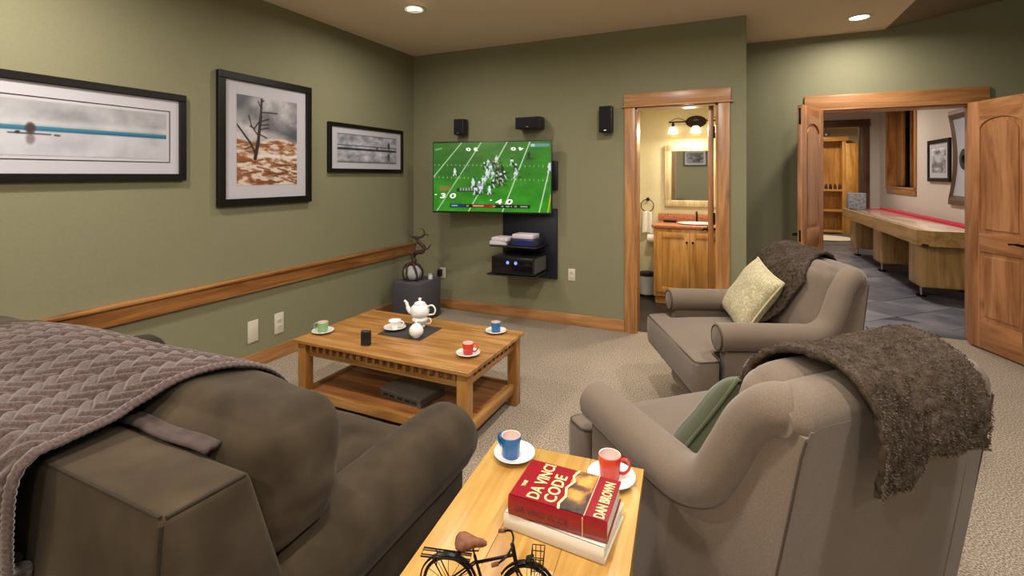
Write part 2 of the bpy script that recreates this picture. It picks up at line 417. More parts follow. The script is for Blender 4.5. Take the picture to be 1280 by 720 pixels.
# den at the far end
sbox('wall_den_back', (.3, 14.42, 0), (4.7, 14.52, 2.8), 'cream')
sbox('wall_den_right', (4.5, HY + .12, 0), (4.6, 14.42, 2.8), 'cream')
sbox('wall_den_left', (.3, HY + .12, 0), (.4, 14.42, 2.8), 'cream')
sbox('ceiling', (.3, HY + .12, 2.7), (4.6, 14.5, 2.8), 'ceil')
# slate floor: grout bed plus tiles, each its own piece
bed = struct(M().box((.4, YF + .03, -.12), (4.6, 14.5, -.008)).build('floor', plain('dark_grout', '3a3a40', .9)))
sl = noisy('blue_grey_slate', '3c3f49', '5a5c66', 3.2, .42, .5, .004, c3='6f6c70', detail=7, big=(.9, .22), spec=.5, kind='Object')
ts = .46; tm = M(); tm.rbox((-ts / 2 + .004, -ts / 2 + .004, -.012), (ts / 2 - .004, ts / 2 - .004, .0), .003, 1, smooth=False)
tile0 = None; c45 = math.cos(R(45)); rnd = random.Random(3)
slmats = [sl, noisy('dark_slate', '32353f', '4a4c58', 3, .4, .5, .004, c3='5c5a62', detail=7, spec=.5), noisy('warm_slate', '4c4a4e', '66626a', 3, .45, .5, .004, c3='78726f', detail=7, spec=.5)]
nt = 0
far = M()
for i in range(-30, 40):
    for j in range(-30, 40):
        cx = (i - j) * ts * c45 + 1.5; cy = (i + j) * ts * c45 + 7
        if cx < .62 + .3 - .2 or cx > HX - .05 or cy < YF + .36 or cy > 14.1: continue
        if cy > 10.2:
            far.add([(cx + a * (ts / 2 - .004) * 1.4142, cy + b * (ts / 2 - .004) * 1.4142, .0) for a, b in ((1, 0), (0, 1), (-1, 0), (0, -1))], [(0, 1, 2, 3)]); continue
        if tile0 is None:
            tile0 = tm.build('tile', sl, bed); meshes = [tile0.data]
            for mm in slmats[1:]:
                d = tile0.data.copy(); d.materials[0] = mm; meshes.append(d)
            o = tile0
        else:
            o = tile0.copy(); COL.objects.link(o)
        o.data = meshes[rnd.choice([0, 0, 1, 2])]
        o.location = (cx, cy, rnd.uniform(-.0012, .0012)); o.rotation_euler = (0, 0, R(45) + R(90) * rnd.randrange(4)); nt += 1
fo = far.build('far_tiles', sl, bed); fo['kind'] = 'stuff'
edge = M()
for k in range(4):
    edge.box((.62 + k * .52, YF + .035, -.01), (.62 + k * .52 + .51, YF + .15, .0))
eo = edge.build('threshold_tiles', slmats[1], bed); eo['kind'] = 'stuff'
for px, py in ((.62, YF + .16),):
    e2 = M()
    e2.box((.6, YF + .155, -.01), (2.62, YF + .5, -.004))
    e3 = e2.build('edge_slate', sl, bed); e3['kind'] = 'stuff'
# window recess in the hall wall, lined with wood
win = struct(M().box((HX + .26, NY0, NZ0), (HX + .28, NY1, NZ1)).build('window_1', plain('dark_window_glass', '15161c', .08)))
dw = W('darkwood', 2)
M().box((HX - .005, NY1 - .02, NZ0), (HX + .27, NY1, NZ1)).build('jamb', W('rail', 2), win)
M().box((HX - .005, NY0, NZ0), (HX + .27, NY0 + .02, NZ1)).build('jamb', W('rail', 2), win)
M().box((HX - .03, NY0 - .05, NZ0 - .03), (HX + .27, NY1 + .05, NZ0)).build('window_sill', W('trim', 1), win)
M().rbox((HX - .02, NY0 - .08, NZ0 - .12), (HX, NY1 + .05, NZ0 - .03), .003).build('apron_board', W('trim', 1), win)
M().rbox((HX - .02, NY0 - .09, NZ0), (HX, NY0, NZ1 + .08), .003).build('casing_side', W('trim', 2), win)
M().rbox((HX - .02, NY1, NZ0), (HX, NY1 + .09, NZ1 + .08), .003).build('casing_side', W('trim', 2), win)
for yy in (NY1 - .06, NY1 - .50):
    M().box((HX + .2, yy - .06, NZ0), (HX + .26, yy, NZ1)).build('mullion', W('rail', 2), win)
M().rbox((HX + .12, NY1 - .40, NZ0 + .01), (HX + .16, NY1 - .03, NZ1), .004).build('shutter', W('rail', 2), win)

def uv_door(parent, wd, h, th=.04, wood_='alder', hy=-.004, faces=(-1, 1)):
    """door leaf in local coords: hinge at x=0, spans +x, thickness along y (0..th)"""
    st = .115; v, hz = W(wood_, 2), W(wood_, 0)
    z0 = .012; zb, zl, zm, zt = .24, .80, .95, h - .13
    M().box((.01, th * .3, z0 + .01), (wd - .01, th * .7, h - .01)).build('core', v, parent)
    M().rbox((0, 0, z0), (st, th, h), .003).build('stile', v, parent)
    M().rbox((wd - st, 0, z0), (wd, th, h), .003).build('stile', v, parent)
    M().rbox((st, 0.0005, z0), (wd - st, th - .0005, zb), .003).build('bottom_rail', hz, parent)
    M().rbox((st, 0.0005, zl), (wd - st, th - .0005, zm), .003).build('lock_rail', hz, parent)
    # arched top rail
    n = 14; c = (wd) / 2; hw = wd / 2 - st
    arc = [(c + hw * math.cos(math.pi * k / n), zt - .10 + .085 * math.sin(math.pi * k / n)) for k in range(n + 1)]
    M().prism([(st, h), (wd - st, h)] + [(x, z) for x, z in arc], .0005, th - .0005).build('top_rail', hz, parent)
    for a, b, ar in ((zb, zl, False), (zm, zt - .10, True)):
        i = .035
        if not ar:
            M().rbox((st + i, th * .08, a + i), (wd - st - i, th * .92, b - i), .006, 1).build('panel', v, parent)
        else:
            pts = [(st + i, a + i), (wd - st - i, a + i)] + [(c + (hw - i) * math.cos(math.pi * k / n), b - i * .3 + (.085) * math.sin(math.pi * k / n) - i * .5) for k in range(n + 1)]
            M().prism(pts, th * .08, th * .92).build('panel', v, parent)
        # bead round the panel
    zz = .96 - .06
    kn = M()
    for f in faces:
        yy = -.001 if f < 0 else th + .001
        kn.tube([(wd - .06, yy, zz), (wd - .06, yy + f * .008, zz)], .03, 18)
        kn.tube([(wd - .06, yy, zz), (wd - .06, yy + f * .05, zz)], .01, 10)
        kn.tube(catmull([(wd - .06, yy + f * .048, zz), (wd - .10, yy + f * .05, zz + .004), (wd - .165, yy + f * .048, zz - .002)], 4), [.011] * 5 + [.008] * 4, 10)
    kn.build('lever_handle', 'iron', parent)
    M().box((wd - .001, th * .3, zz - .05), (wd + .002, th * .7, zz + .05)).build('latch_plate', 'bronze', parent)
    for z in (.25, 1.05, h - .22):
        M().cyl((-.006, hy, z - .05), (-.006, hy, z + .05), .008, 10).build('hinge', 'iron', parent)
# right leaf: swings into the room
LW = .575
a = math.atan2(-.44, .15)
t = struct(bpy.data.objects.new('door_1', None)); COL.objects.link(t); t.location = (1.797, YF - .078, 0); t.rotation_euler = (0, 0, R(-70.5))
uv_door(t, LW + .02, 2.03, hy=.045)
t = struct(bpy.data.objects.new('door_2', None)); COL.objects.link(t); t.location = (DX0 + .02, YF - .03, 0); t.rotation_euler = (0, 0, R(180 + 66.5))
uv_door(t, LW, 2.03, faces=(-1,))
M().rbox((LW - .005, .012, 1.86), (LW + .004, .028, 2.0), .002).build('flush_bolt', 'iron', t)
# washroom door leaf, opened inward
t = struct(bpy.data.objects.new('door_3', None)); COL.objects.link(t); t.location = (BX1 - .035, YT + .06, 0); t.rotation_euler = (0, 0, R(93))
uv_door(t, .66, 2.01, wood_='rail')

# ------------------------------------------------------------ shuffleboard
sx0, sx1, sy0, sy1 = 1.90, 2.60, 6.80, 11.0; tz = .80
t = thing('shuffleboard_table', 'long wooden shuffleboard table with red edge trim and three box pedestals on slate floor', 'table', ((sx0 + sx1) / 2, (sy0 + sy1) / 2, 0))
ox, oy = -(sx0 + sx1) / 2, -(sy0 + sy1) / 2
OT = TR((ox, oy, 0))
ch = .12
out = [(sx0 + ch, sy0), (sx1 - ch, sy0), (sx1, sy0 + ch), (sx1, sy1), (sx0, sy1), (sx0, sy0 + ch)]
inn = [(x + (.035 if x < 2.2 else -.035), y + (.035 if y < 8 else -.035)) for x, y in out]
m = M()
k = len(out); 
vs = [(x, y, tz - .17) for x, y in out] + [(x, y, tz) for x, y in out] + [(x, y, tz) for x, y in inn] + [(x, y, tz - .17) for x, y in inn]
fs = []
for i in range(k):
    j = (i + 1) % k
    for q in range(4):
        q2 = (q + 1) % 4; fs.append((q * k + i, q * k + j, q2 * k + j, q2 * k + i))
m.add(vs, fs, False, OT); m.build('cradle', W('oak', 1), t)
M().box((sx0 + .035, sy0 + .035, tz - .17), (sx1 - .035, sy1 - .035, tz - .15), OT).build('gutter_bottom', 'blackmat', t)
M().rbox((sx0 + .10, sy0 + .10, tz - .06), (sx1 - .13, sy1 - .08, tz - .005), .004, 2, OT).build('playing_board', plain('pale_maple', 'cdb9a2', .18, coat=.6), t)
red = plain('red_felt', 'b21838', .7)
M().rbox((sx1 - .125, sy0 + .14, tz - .03), (sx1 - .02, sy1 - .03, tz + .028), .004, 2, OT).build('edge_trim', red, t)
M().rbox((sx0 + .03, sy1 - .08, tz - .03), (sx1 - .03, sy1 - .03, tz + .006), .004, 2, OT).build('edge_trim', red, t)
for yy in (6.98, 8.62, 10.2):
    b = M().rbox((sx0 + .05, yy, .135), (sx1 - .05, yy + .42, tz - .17), .025, 3, OT).build('pedestal', W('oak', 2), t)
    for dx in (.12, .58):
        M().cyl((sx0 + dx + ox, yy + .21 + oy, .14), (sx0 + dx + ox, yy + .21 + oy, .02), .015, 12).build('leveler', 'chrome', b)
        M().cyl((sx0 + dx + ox, yy + .21 + oy, .02), (sx0 + dx + ox, yy + .21 + oy, 0.0), .05, 18).build('leveler_foot', 'iron', b)
# grey block standing at the far end of the table
t = tag(M().rbox((-.14, -.08, 0), (.14, .08, .30), .012, 3).build('stone_box', noisy('grey_stone_block', '6c6e70', '94979a', 30, .8, .4, .003)), 'grey stone-like box on the far end of the shuffleboard table', 'box'); t.location = (2.08, 10.81, .7955)

# bookcase in the den
t = thing('bookcase', 'tall open honey oak bookcase with shelves in the far lit den', 'bookcase', (2.0, 14.2, 0))
wv = W('cab', 2)
for x in (-.55, .42): M().rbox((x, -.18, 0), (x + .07, .2, 2.3), .003).build('side_panel', wv, t)
M().box((-.5, .18, 0), (.45, .2, 2.3)).build('back_panel', wv, t)
M().rbox((-.6, -.21, 2.26), (.54, .2, 2.36), .004).build('cornice', W('cab', 0), t)
for z in (.02, .53, 1.03): M().rbox((-.49, -.17, z), (.43, .19, z + .05), .003).build('shelf', W('cab', 0), t)
M().rbox((.49, -.18, 0), (.78, .2, 2.2), .004).build('end_cabinet', wv, t)
for k in range(9):
    o = M().lathe([(.001, 0), (.032, 0), (.034, .06), (.02, .1), (.022, .13), (.001, .13)], 10).build('jar', plain('dark_jar_%d' % k, ['2a1f24', '4b2b2b', '32303c'][k % 3], .3))
    o.location = (1.62 + k * .095, 14.12, 1.0805); tag(o, '%s dark jar from the left in the row on the bookcase shelf' % ['first', 'second', 'third', 'fourth', 'fifth', 'sixth', 'seventh', 'eighth', 'ninth'][k], 'jar', 'dark jars on the bookcase shelf')
win = struct(M().rbox((2.92, 14.38, 1.25), (3.12, 14.42, 2.6), .003).build('window_2', W('cab', 2)))
M().box((2.95, 14.36, 1.32), (3.09, 14.385, 2.5)).build('pane', plain('dark_pane', '33241a', .2), win)
t = thing('chandelier', 'small dark pendant lamp hanging in the far den', 'lamp', (1.98, 13.4, 2.7))
M().cyl((0, 0, 0), (0, 0, -.25), .008, 8).build('stem', 'iron', t)
M().lathe([(.01, -.25), (.05, -.27), (.09, -.34), (.085, -.345), (.001, -.28)], 16).build('lamp_shade', 'iron', t)
# rug
t = tag(M().lathe([(.001, .004), (.52, .004), (.53, .012), (.50, .018), (.001, .018)], 40).build('round_rug', noisy('cream_shag', 'c9c0aa', 'e2dac8', 90, .95, .6, .004)), 'round cream rug on the slate floor before the den', 'rug'); t.location = (1.93, 12.9, 0.001)

# framed pictures -----------------------------------------------------------
def framed(name, label, cx, w_, h_, T, fw, mat_w, pix, fmat='frameblk', depth=.03, group=None, line=None, cat='picture', loc=(0, 0, 0), rz=0):
    """local: picture faces -y, back on y=0; frame w_ x h_"""
    t = thing(name, label, cat, loc, rz, group)
    fr = M()
    for a, b in (((-w_ / 2, -depth, -h_ / 2), (w_ / 2, 0, -h_ / 2 + fw)), ((-w_ / 2, -depth, h_ / 2 - fw), (w_ / 2, 0, h_ / 2)),
                 ((-w_ / 2, -depth, -h_ / 2 + fw), (-w_ / 2 + fw, 0, h_ / 2 - fw)), ((w_ / 2 - fw, -depth, -h_ / 2 + fw), (w_ / 2, 0, h_ / 2 - fw))):
        fr.rbox(a, b, .003, 1)
    fr.build('frame', fmat, t)
    M().box((-w_ / 2 + fw * .7, -depth * .5, -h_ / 2 + fw * .7), (w_ / 2 - fw * .7, -depth * .3, h_ / 2 - fw * .7)).build('mat_board', 'mat_board', t)
    iw, ih = w_ - 2 * fw - 2 * mat_w[0], h_ - 2 * fw - 2 * mat_w[1]
    print_plane('print', pix, TR((0, -depth * .5 - .0015, 0)), iw, ih, 'print', t)
    if line:
        g = line; q = M(); e = .004
        X0, Z0 = iw / 2 + g, ih / 2 + g
        for a, b in (((-X0, -Z0 - e), (X0, -Z0)), ((-X0, Z0), (X0, Z0 + e)), ((-X0 - e, -Z0 - e), (-X0, Z0 + e)), ((X0, -Z0 - e), (X0 + e, Z0 + e))):
            q.box((a[0], -depth * .5 - .002, a[1]), (b[0], -depth * .5, b[1]))
        q.build('mat_line', 'frameblk', t)
    return t
# panorama of a lake
N = fbm(110, 40, 6, 2, 1)
P1 = Pix(330, 80, (.66, .66, .65), (.80, .80, .81))
P1.a = np.zeros((80, 330, 3)) + np.array((.60, .60, .62))
cl = np.kron(fbm(165, 40, 9, 2, 3), np.ones((2, 2)))
P1.a += cl[..., None] * .11
P1.mix((P1.t < .12).astype(float), (.62, .61, .60), .3)
P1.mix(1 - np.abs(P1.t - .40) / .10, (.76, .78, .80), .5)
wt = (P1.t - .53) / .03
P1.mix(wt, (.68, .68, .71), 1); P1.a += (cl[::-1] * .07 * (P1.t > .55))[..., None]
P1.mix((1 - np.abs(P1.t - .505) / .05) * 3, (.16, .43, .53), .95)
P1.mix((1 - np.abs(P1.t - .53) / .035) * (P1.u * 1.6), (.05, .30, .42), .8)
P1.disc(.515, .51, .015, .105, (.22, .17, .16), .95, .5); P1.disc(.515, .70, .013, .10, (.36, .32, .32), .7, .7)
P1.line(.452, .605, .575, .607, .010, (.18, .16, .16), .95, 5); P1.disc(.478, .59, .008, .03, (.15, .12, .12)); P1.line(.588, .615, .602, .618, .02, (.2, .2, .2), .9, 5)
FZ = lambda y: (XL, y)
RL = R(90)
w1 = 1.55
framed('framed_panorama', 'wide black-framed photo of a misty lake with a lone small island', 0, w1, .545, None, .042, (.075, .092), P1, line=.018, loc=(XL + .001, 1.955 - w1 / 2, 1.66), rz=R(90))
# dead tree over terraces
h, w_ = 190, 140
P2 = Pix(w_, h, (.55, .54, .56), (.62, .60, .62))
n1 = np.kron(fbm(70, 95, 3, 4, 5), np.ones((2, 2))); n2 = np.kron(fbm(70, 95, 7, 26, 8), np.ones((2, 2)))
P2.a += n1[..., None] * .22
P2.mix(((P2.u - .35) * 2.2) * (1 - np.abs(P2.t - .40) / .12), (.22, .24, .28), .8)
P2.disc(.45, .44, .3, .06, (.75, .74, .75), .6, .8)
lowm = (P2.t - (.47 + .03 * np.sin(P2.u * 7))) / .03
tex = np.clip(.62 + n2 * 1.5, 0, 1)[..., None]
base = np.array((.80, .75, .70)) * tex + np.array((.52, .31, .17)) * (1 - tex)
m_ = np.clip(lowm, 0, 1)[..., None]; P2.a = P2.a * (1 - m_) + base * m_
P2.mix((1 - np.abs(P2.t - .58 - .02 * np.sin(P2.u * 12)) / .03), (.50, .27, .14), .6)
P2.mix((1 - np.abs(P2.t - .67) / .03) * (P2.u * 1.5), (.84, .86, .86), .8)
rr = random.Random(2)
for k in range(26):
    x = rr.random(); y = .74 + rr.random() * .25; ex = x + rr.uniform(.1, .3)
    P2.line(x, y, ex, y + rr.uniform(-.05, .04), .012, (.38, .20, .10), .75, .74)
bk = (.13, .10, .08)
P2.line(.28, .70, .33, .5, .035, bk, 1, .74); P2.line(.33, .5, .37, .22, .028, bk, 1, .74); P2.line(.37, .22, .385, .02, .018, bk, 1, .74)
for a in ((.30, .66, .20, .52, .016), (.20, .52, .03, .36, .014), (.03, .36, .0, .33, .01), (.38, .17, .64, .16, .009), (.36, .28, .5, .24, .009), (.36, .32, .5, .30, .009), (.35, .37, .5, .34, .008),
          (.34, .42, .47, .46, .008), (.36, .26, .27, .36, .009), (.27, .36, .20, .34, .007), (.34, .45, .22, .33, .008), (.22, .33, .18, .22, .007), (.38, .06, .42, .03, .006), (.37, .12, .33, .05, .006), (.24, .56, .12, .60, .008)):
    P2.line(*a, bk, .95, .74)
framed('framed_tree_photo', 'tall black-framed photo of a dead tree over orange terraces', 0, .80, .945, None, .052, (.088, .095), P2, loc=(XL + .001, 2.565, 1.675), rz=R(90), depth=.035)
# small lake
P3 = Pix(170, 84, (.60, .60, .64), (.58, .58, .62)); n3 = np.kron(fbm(85, 42, 8, 4, 9), np.ones((2, 2))); P3.a += n3[..., None] * .2
P3.mix(1 - np.abs(P3.t - .40) / .03, (.24, .25, .30), .9); P3.mix((1 - np.abs(P3.t - .52) / .05) * 2, (.14, .14, .19), .9)
P3.mix((P3.t - .9) / .1, (.30, .30, .34), .8); P3.mix((.06 - P3.t) / .06, (.3, .3, .33), .8)
P3.disc(.85, .33, .022, .14, (.22, .22, .27), .95, .5); P3.disc(.85, .74, .022, .14, (.24, .24, .29), .95, .5); P3.disc(.64, .46, .014, .07, (.2, .2, .25), .9, .5)
framed('framed_lake_photo', 'small black-framed grey photo of still water nearest the corner', 0, 1.04, .445, None, .035, (.07, .055), P3, loc=(XL + .001, 3.68, 1.67), rz=R(90))
# picture in the hall
P4 = Pix(60, 80, (.62, .64, .66), (.55, .56, .58)); n4 = fbm(60, 80, 4, 5, 12); P4.a += n4[..., None] * .35; P4.disc(.5, .45, .3, .12, (.72, .73, .74), .6, .8); P4.disc(.5, .7, .4, .1, (.38, .4, .42), .7, .8)
framed('hall_picture', 'dark-framed grey print on the hall wall beside the curved mirror', 0, .80, .60, None, .055, (.09, .07), P4, loc=(HX - .001, 8.72, 1.63), rz=R(-90))
# curved mirror in the hall
t = thing('curved_mirror', 'tall wall mirror with inward-curved dark bronze frame above the shuffleboard table', 'mirror', (HX - .001, 7.85, 1.655), R(-90))
def concave(hw, hh, s, n=10):
    pts = []
    for (x0, z0), (x1, z1), (nx, nz_) in (((-hw, -hh), (hw, -hh), (0, 0)), ((hw, -hh), (hw, hh), (-s, 0)), ((hw, hh), (-hw, hh), (0, 0)), ((-hw, hh), (-hw, -hh), (s, 0))):
        for k in range(n):
            u = k / n; b = 4 * u * (1 - u); pts.append((x0 + (x1 - x0) * u + nx * b, z0 + (z1 - z0) * u + nz_ * b))
    return pts
oo = concave(.50, .62, .17); ii = concave(.40, .50, .15); n_ = len(oo); m = M()
vs = [(x, 0, z) for x, z in oo] + [(x, -.03, z) for x, z in oo] + [(x, -.045, z) for x, z in concave(.45, .56, .16)] + [(x, -.02, z) for x, z in ii] + [(x, 0, z) for x, z in ii]
fs = [(q * n_ + i, q * n_ + (i + 1) % n_, (q + 1) * n_ + (i + 1) % n_, (q + 1) * n_ + i) for q in range(4) for i in range(n_)]
m.add(vs, fs, False); m.build('frame', plain('aged_bronze_frame', '5c4a3a', .45, .3), t)
M().prism(ii, -.012, -.004).build('mirror_glass', plain('pale_reflection_glass', 'c6cad6', .18, .35), t)  # bright reflection is put into the pale bluish glass colour
M().lathe([(.09, 0), (.12, .004), (.13, .012), (.12, .016), (.05, .016), (.05, 0)], 28, TR((-.02, -.016, -.03), (R(90), 0, 0))).build('dark_disc', 'blackmat', t)  # dark disc laid over the glass

# ------------------------------------------------------------ washroom
WX0, WX1, WY = -1.045, .0, 6.06
sbox('wall_bath_left', (WX0 - .1, YT + .13, 0), (WX0, WY, 2.5), 'cream')
sbox('wall_bath_back', (WX0 - .1, WY, 0), (.5, WY + .1, 2.5), 'cream')
sbox('wall_bath_right', (-.02 - .01, YT + .13, 0), (-.02, WY, 2.5), 'cream')
sbox('ceiling', (WX0 - .1, YT + .13, 2.5), (.0, WY, 2.56), 'cream')
sbox('floor', (WX0 - .1, YT + .07, -.12), (0.0, WY, -.002), noisy('dark_bath_tile', '2c2724', '3b332e', 6, .35, .2))
t = thing('vanity_cabinet', 'knotty honey-wood washroom vanity with two panelled doors', 'cabinet', (-.42, 5.78, 0))
M().box((-.37, -.20, 0), (.37, .26, .10)).build('toe_kick', W('cab', 0), t)
M().rbox((-.38, -.26, .09), (.38, .27, .845), .003).build('body', W('cab', 2), t)
for s in (-1, 1):
    d = M().rbox((-.345 if s < 0 else .004, -.272, .14), (-.004 if s < 0 else .345, -.26, .80), .003)
    d = d.build('door', W('cab', 2), t)
    x0, x1 = (-.345, -.004) if s < 0 else (.004, .345)
    for a, b in (((x0, .14), (x0 + .055, .80)), ((x1 - .055, .14), (x1, .80)), ((x0 + .0555, .14), (x1 - .0555, .20)), ((x0 + .0555, .74), (x1 - .0555, .80))):
        M().rbox((a[0], -.282, a[1]), (b[0], -.27, b[1]), .003).build('door_rail', W('cab', 2), d)
    M().lathe([(.004, 0), (.005, .012), (.013, .018), (.012, .026), (.001, .028)], 14, TR((s * .03, -.282, .70), (R(90), 0, 0))).build('knob', 'iron', d)
cop = noisy('copper_granite', '8a5238', 'b57a5a', 60, .25, .05, c3='6e4030')
t = tag(M().rbox((-.82, 5.49, .845), (-.02 - .012, WY - .001, .875), .005).build('vanity_countertop', cop), 'reddish brown stone countertop on the washroom vanity', 'countertop')
M().rbox((-.82, WY - .02, .875), (-.035, WY - .001, .965), .003).build('backsplash', cop, t)
M().lathe([(.16, 0), (.19, .012), (.185, .016), (.15, .004), (.05, .001), (.001, .001)], 28, TR((-.38, 5.76, .876), (0, 0, 0), (1, .8, 1))).build('sink', 'porc', t)
M().tube(catmull([(-.38, 5.96, .875), (-.38, 5.96, .97), (-.38, 5.93, 1.0), (-.38, 5.88, .98)], 5), .011, 10).build('faucet', 'bronze', t)
t = tag(M().rbox((-.74, 5.86, .876), (-.60, 5.94, .9), .006).build('soap_dish', 'iron'), 'dark soap dish on the washroom countertop', 'dish')
# vanity mirror
t = thing('vanity_mirror', 'pale wood framed mirror above the washroom sink', 'mirror', (-.44, WY - .002, 1.415))
fm = wood('pale_limed_wood', '8d7a56', 'b3a27a', 'd2c59e', 2, .5, False)
hw, hh = .305, .365
for a, b, nme in (((-hw, -.035, -hh), (hw, 0, -hh + .075), 0), ((-hw, -.035, hh - .075), (hw, 0, hh), 0), ((-hw, -.034, -hh), (-hw + .075, 0, hh), 2), ((hw - .075, -.034, -hh), (hw, 0, hh), 2)):
    M().rbox(a, b, .008, 2).build('frame', fm, t)
M().box((-hw + .07, -.012, -hh + .07), (hw - .07, -.006, hh - .07)).build('mirror_glass', 'mirror', t)
# light bar
t = thing('vanity_light', 'bronze wall light with lit frosted glass shades over the washroom mirror', 'lamp', (-.415, WY - .001, 2.05))
M().lathe([(.001, 0), (.115, 0), (.115, .012), (.09, .02), (.001, .024)], 30, TR((0.02, 0, 0), (R(90), 0, 0), (1, .62, 1))).build('wall_plate', 'bronze', t)
M().tube([(-.28, -.06, .0), (.28, -.06, .0)], .008, 8).build('bar', 'bronze', t)
M().tube([(.02, -.0, .0), (.02, -.06, .0)], .01, 8).build('bar_mount', 'bronze', t)
M().tube(catmull([(-.28, -.06, 0), (-.18, -.06, .045), (-.08, -.06, .01), (.02, -.06, .05), (.12, -.06, .01), (.2, -.06, .045), (.28, -.06, 0)], 6), .004, 6).build('scroll', 'bronze', t)
for x in (-.23, .02, .26):
    M().tube([(x, -.06, 0), (x, -.06, -.055)], [.012, .02], 10).build('socket', 'bronze', t)
    M().lathe([(.028, -.055), (.045, -.075), (.05, -.10), (.06, -.135), (.056, -.135), (.045, -.1), (.022, -.06)], 20, TR((x, -.06, 0)), cap=False).build('glass_shade', 'shade_glow', t)
area('vanity_lamp', (-.45, WY - .22, 1.93), .1, 14, (1, .86, .66), rot=(R(-18), 0, 0)); 
area('bath_fill', (-.5, 4.85, 2.48), .12, 24, (1, .88, .72), spread=160)  # unseen fill added above the door header, no can fitting there
# towel ring + towel, paper roll, bin, small frame
t = thing('towel_ring', 'dark bronze towel ring on the cream washroom wall', 'towel ring', (-.945, WY - .001, 1.13))
M().lathe([(.001, 0), (.022, 0), (.02, .01), (.001, .012)], 18, TR(rot=(R(90), 0, 0))).build('rosette', 'bronze', t)
M().tube([(0, 0, 0), (0, -.045, 0)], .006, 8).build('post', 'bronze', t)
M().tube([(.075 * math.sin(2 * math.pi * k / 28), -.045, -.075 + .075 * math.cos(2 * math.pi * k / 28)) for k in range(28)], .005, 8, closed=True).build('ring', 'bronze', t)
tw = M(); prof = [(.012, -.0), (.03, -.03), (.034, -.2), (.03, -.36)]
tw.grid(18, 24, lambda u, v: (-.945 + (u - .5) * (.10 + .02 * v) + .004 * nz((u * 3, v, 0), 2), WY - .058 - .007 * math.sin(u * 9) - .01 * v, .975 - .255 * v + .012 * math.sin(u * math.pi)))
o = tw.build('hand_towel', noisy('white_terry', 'd4d0c4', 'e6e3da', 200, .95, .5, .002), solid=.014); tag(o, 'white hand towel hanging from the washroom towel ring', 'towel')
t = thing('paper_holder', 'bronze holder with white toilet roll beside the vanity', 'paper holder', (-.90, WY - .001, .66))
M().tube([(-.03, 0, .02), (-.03, -.07, .02), (.055, -.07, .02)], .007, 8).build('arm', 'bronze', t)
t2 = M().lathe([(.02, -.05), (.052, -.05), (.052, .05), (.02, .05)], 24, TR((-.885, WY - .075, .66), (0, R(90), 0)), cap=False).build('toilet_roll', 'white'); tag(t2, 'white toilet roll on the bronze wall holder', 'paper roll')
t = thing('waste_bin', 'small white step bin with black lid beside the vanity', 'bin', (-.925, 5.86, 0))
M().lathe([(.08, 0), (.088, .01), (.09, .24)], 24).build('body', plain('bin_grey', 'b5b5b2', .4), t)
M().lathe([(.092, .24), (.094, .27), (.07, .285), (.001, .288)], 24).build('lid', 'black', t)
M().lathe([(.092, 0), (.093, .03), (.08, .03)], 24).build('base_ring', 'black', t)
t = tag(M().rbox((WX0, 5.55, 1.2), (WX0 + .02, 5.98, 1.72), .003).build('bath_frame', 'frameblk'), 'dark picture frame seen edge-on on the washroom left wall', 'picture')

# picture on the wall behind the camera, seen in the washroom mirror
P5 = Pix(60, 44, (.42, .45, .45), (.35, .38, .36)); P5.a += fbm(60, 44, 4, 4, 15)[..., None] * .4
framed('rear_wall_picture', 'white-matted grey picture reflected in the washroom mirror', 0, .62, .46, None, .03, (.05, .05), P5, loc=(-.98, -2.599, 1.92), rz=R(180))

# ------------------------------------------------------------ ceiling lamps
for i, (x, y, p) in enumerate(CANS):
    lab = {0: 'recessed round ceiling light above the corner by the television', 1: 'recessed ceiling light above the double doors'}.get(i)
    lab = lab or 'recessed ceiling light over the seating, out of the picture'
    t = thing('ceiling_light', lab, 'lamp', (x, y, H), 0, None if i < 2 else 'ceiling lights out of the picture')
    M().lathe([(.095, -.001), (.092, -.008), (.072, -.01), (.068, -.004), (.068, 0)], 32, cap=False).build('trim_ring', 'trimwhite', t)
    if i == 0:
        M().lathe([(.001, -.012), (.05, -.012), (.055, -.004), (.001, -.004)], 24, TR((.01, -.005, -.004), (R(18), R(10), 0))).build('bulb_face', 'bulb', t)
    else: M().lathe([(.001, -.006), (.066, -.006), (.066, -.002), (.001, -.002)], 28).build('bulb_face', 'bulb', t)
# ------------------------------------------------------------ television and gear
t = thing('television', 'flat television showing a football game on a wall arm', 'television', (-2.13, 4.17, 1.403), R(11.6))
TW, TH = 1.19, .70
M().rbox((-TW / 2, -.015, -TH / 2), (TW / 2, .025, TH / 2), .004).build('bezel', 'black', t)
M().rbox((-TW / 2 + .12, .02, -TH / 2 + .08), (TW / 2 - .12, .055, TH / 2 - .12), .01).build('rear_housing', 'black', t)
P = Pix(340, 196, (.13, .42, .06), (.17, .56, .08))
P.a += (fbm(170, 98, 8, 8, 21).repeat(2, 0).repeat(2, 1))[..., None] * np.array((.05, .09, .03))
P.mix(((P.u - .35) * .7), (.20, .62, .10), .5)
P.disc(.12, .2, .35, .3, (.10, .33, .06), .45, .9)
wl = (.86, .93, .82)
P.line(.0, .50, .25, .0, .007, wl, .8); P.line(.03, 1.0, .42, .0, .007, wl, .8); P.line(.31, 1.0, .64, .0, .009, wl, .85)
P.line(.60, 1.0, .83, .0, .008, wl, .9); P.line(.905, 1.0, 1.0, .30, .008, wl, .95); P.line(.975, 1.0, 1.0, .75, .014, (.75, .75, .15), .9)
P.line(.36, .8, .46, .62, .012, (.1, .3, .08), .6)
for k in range(27):
    for y0, sl_ in ((.31, .03), (.49, .05)):
        x = .01 + k * .037; P.rect(x, y0 + sl_ * x, x + .006, y0 + .022 + sl_ * x, wl, .6)
rr = random.Random(7)
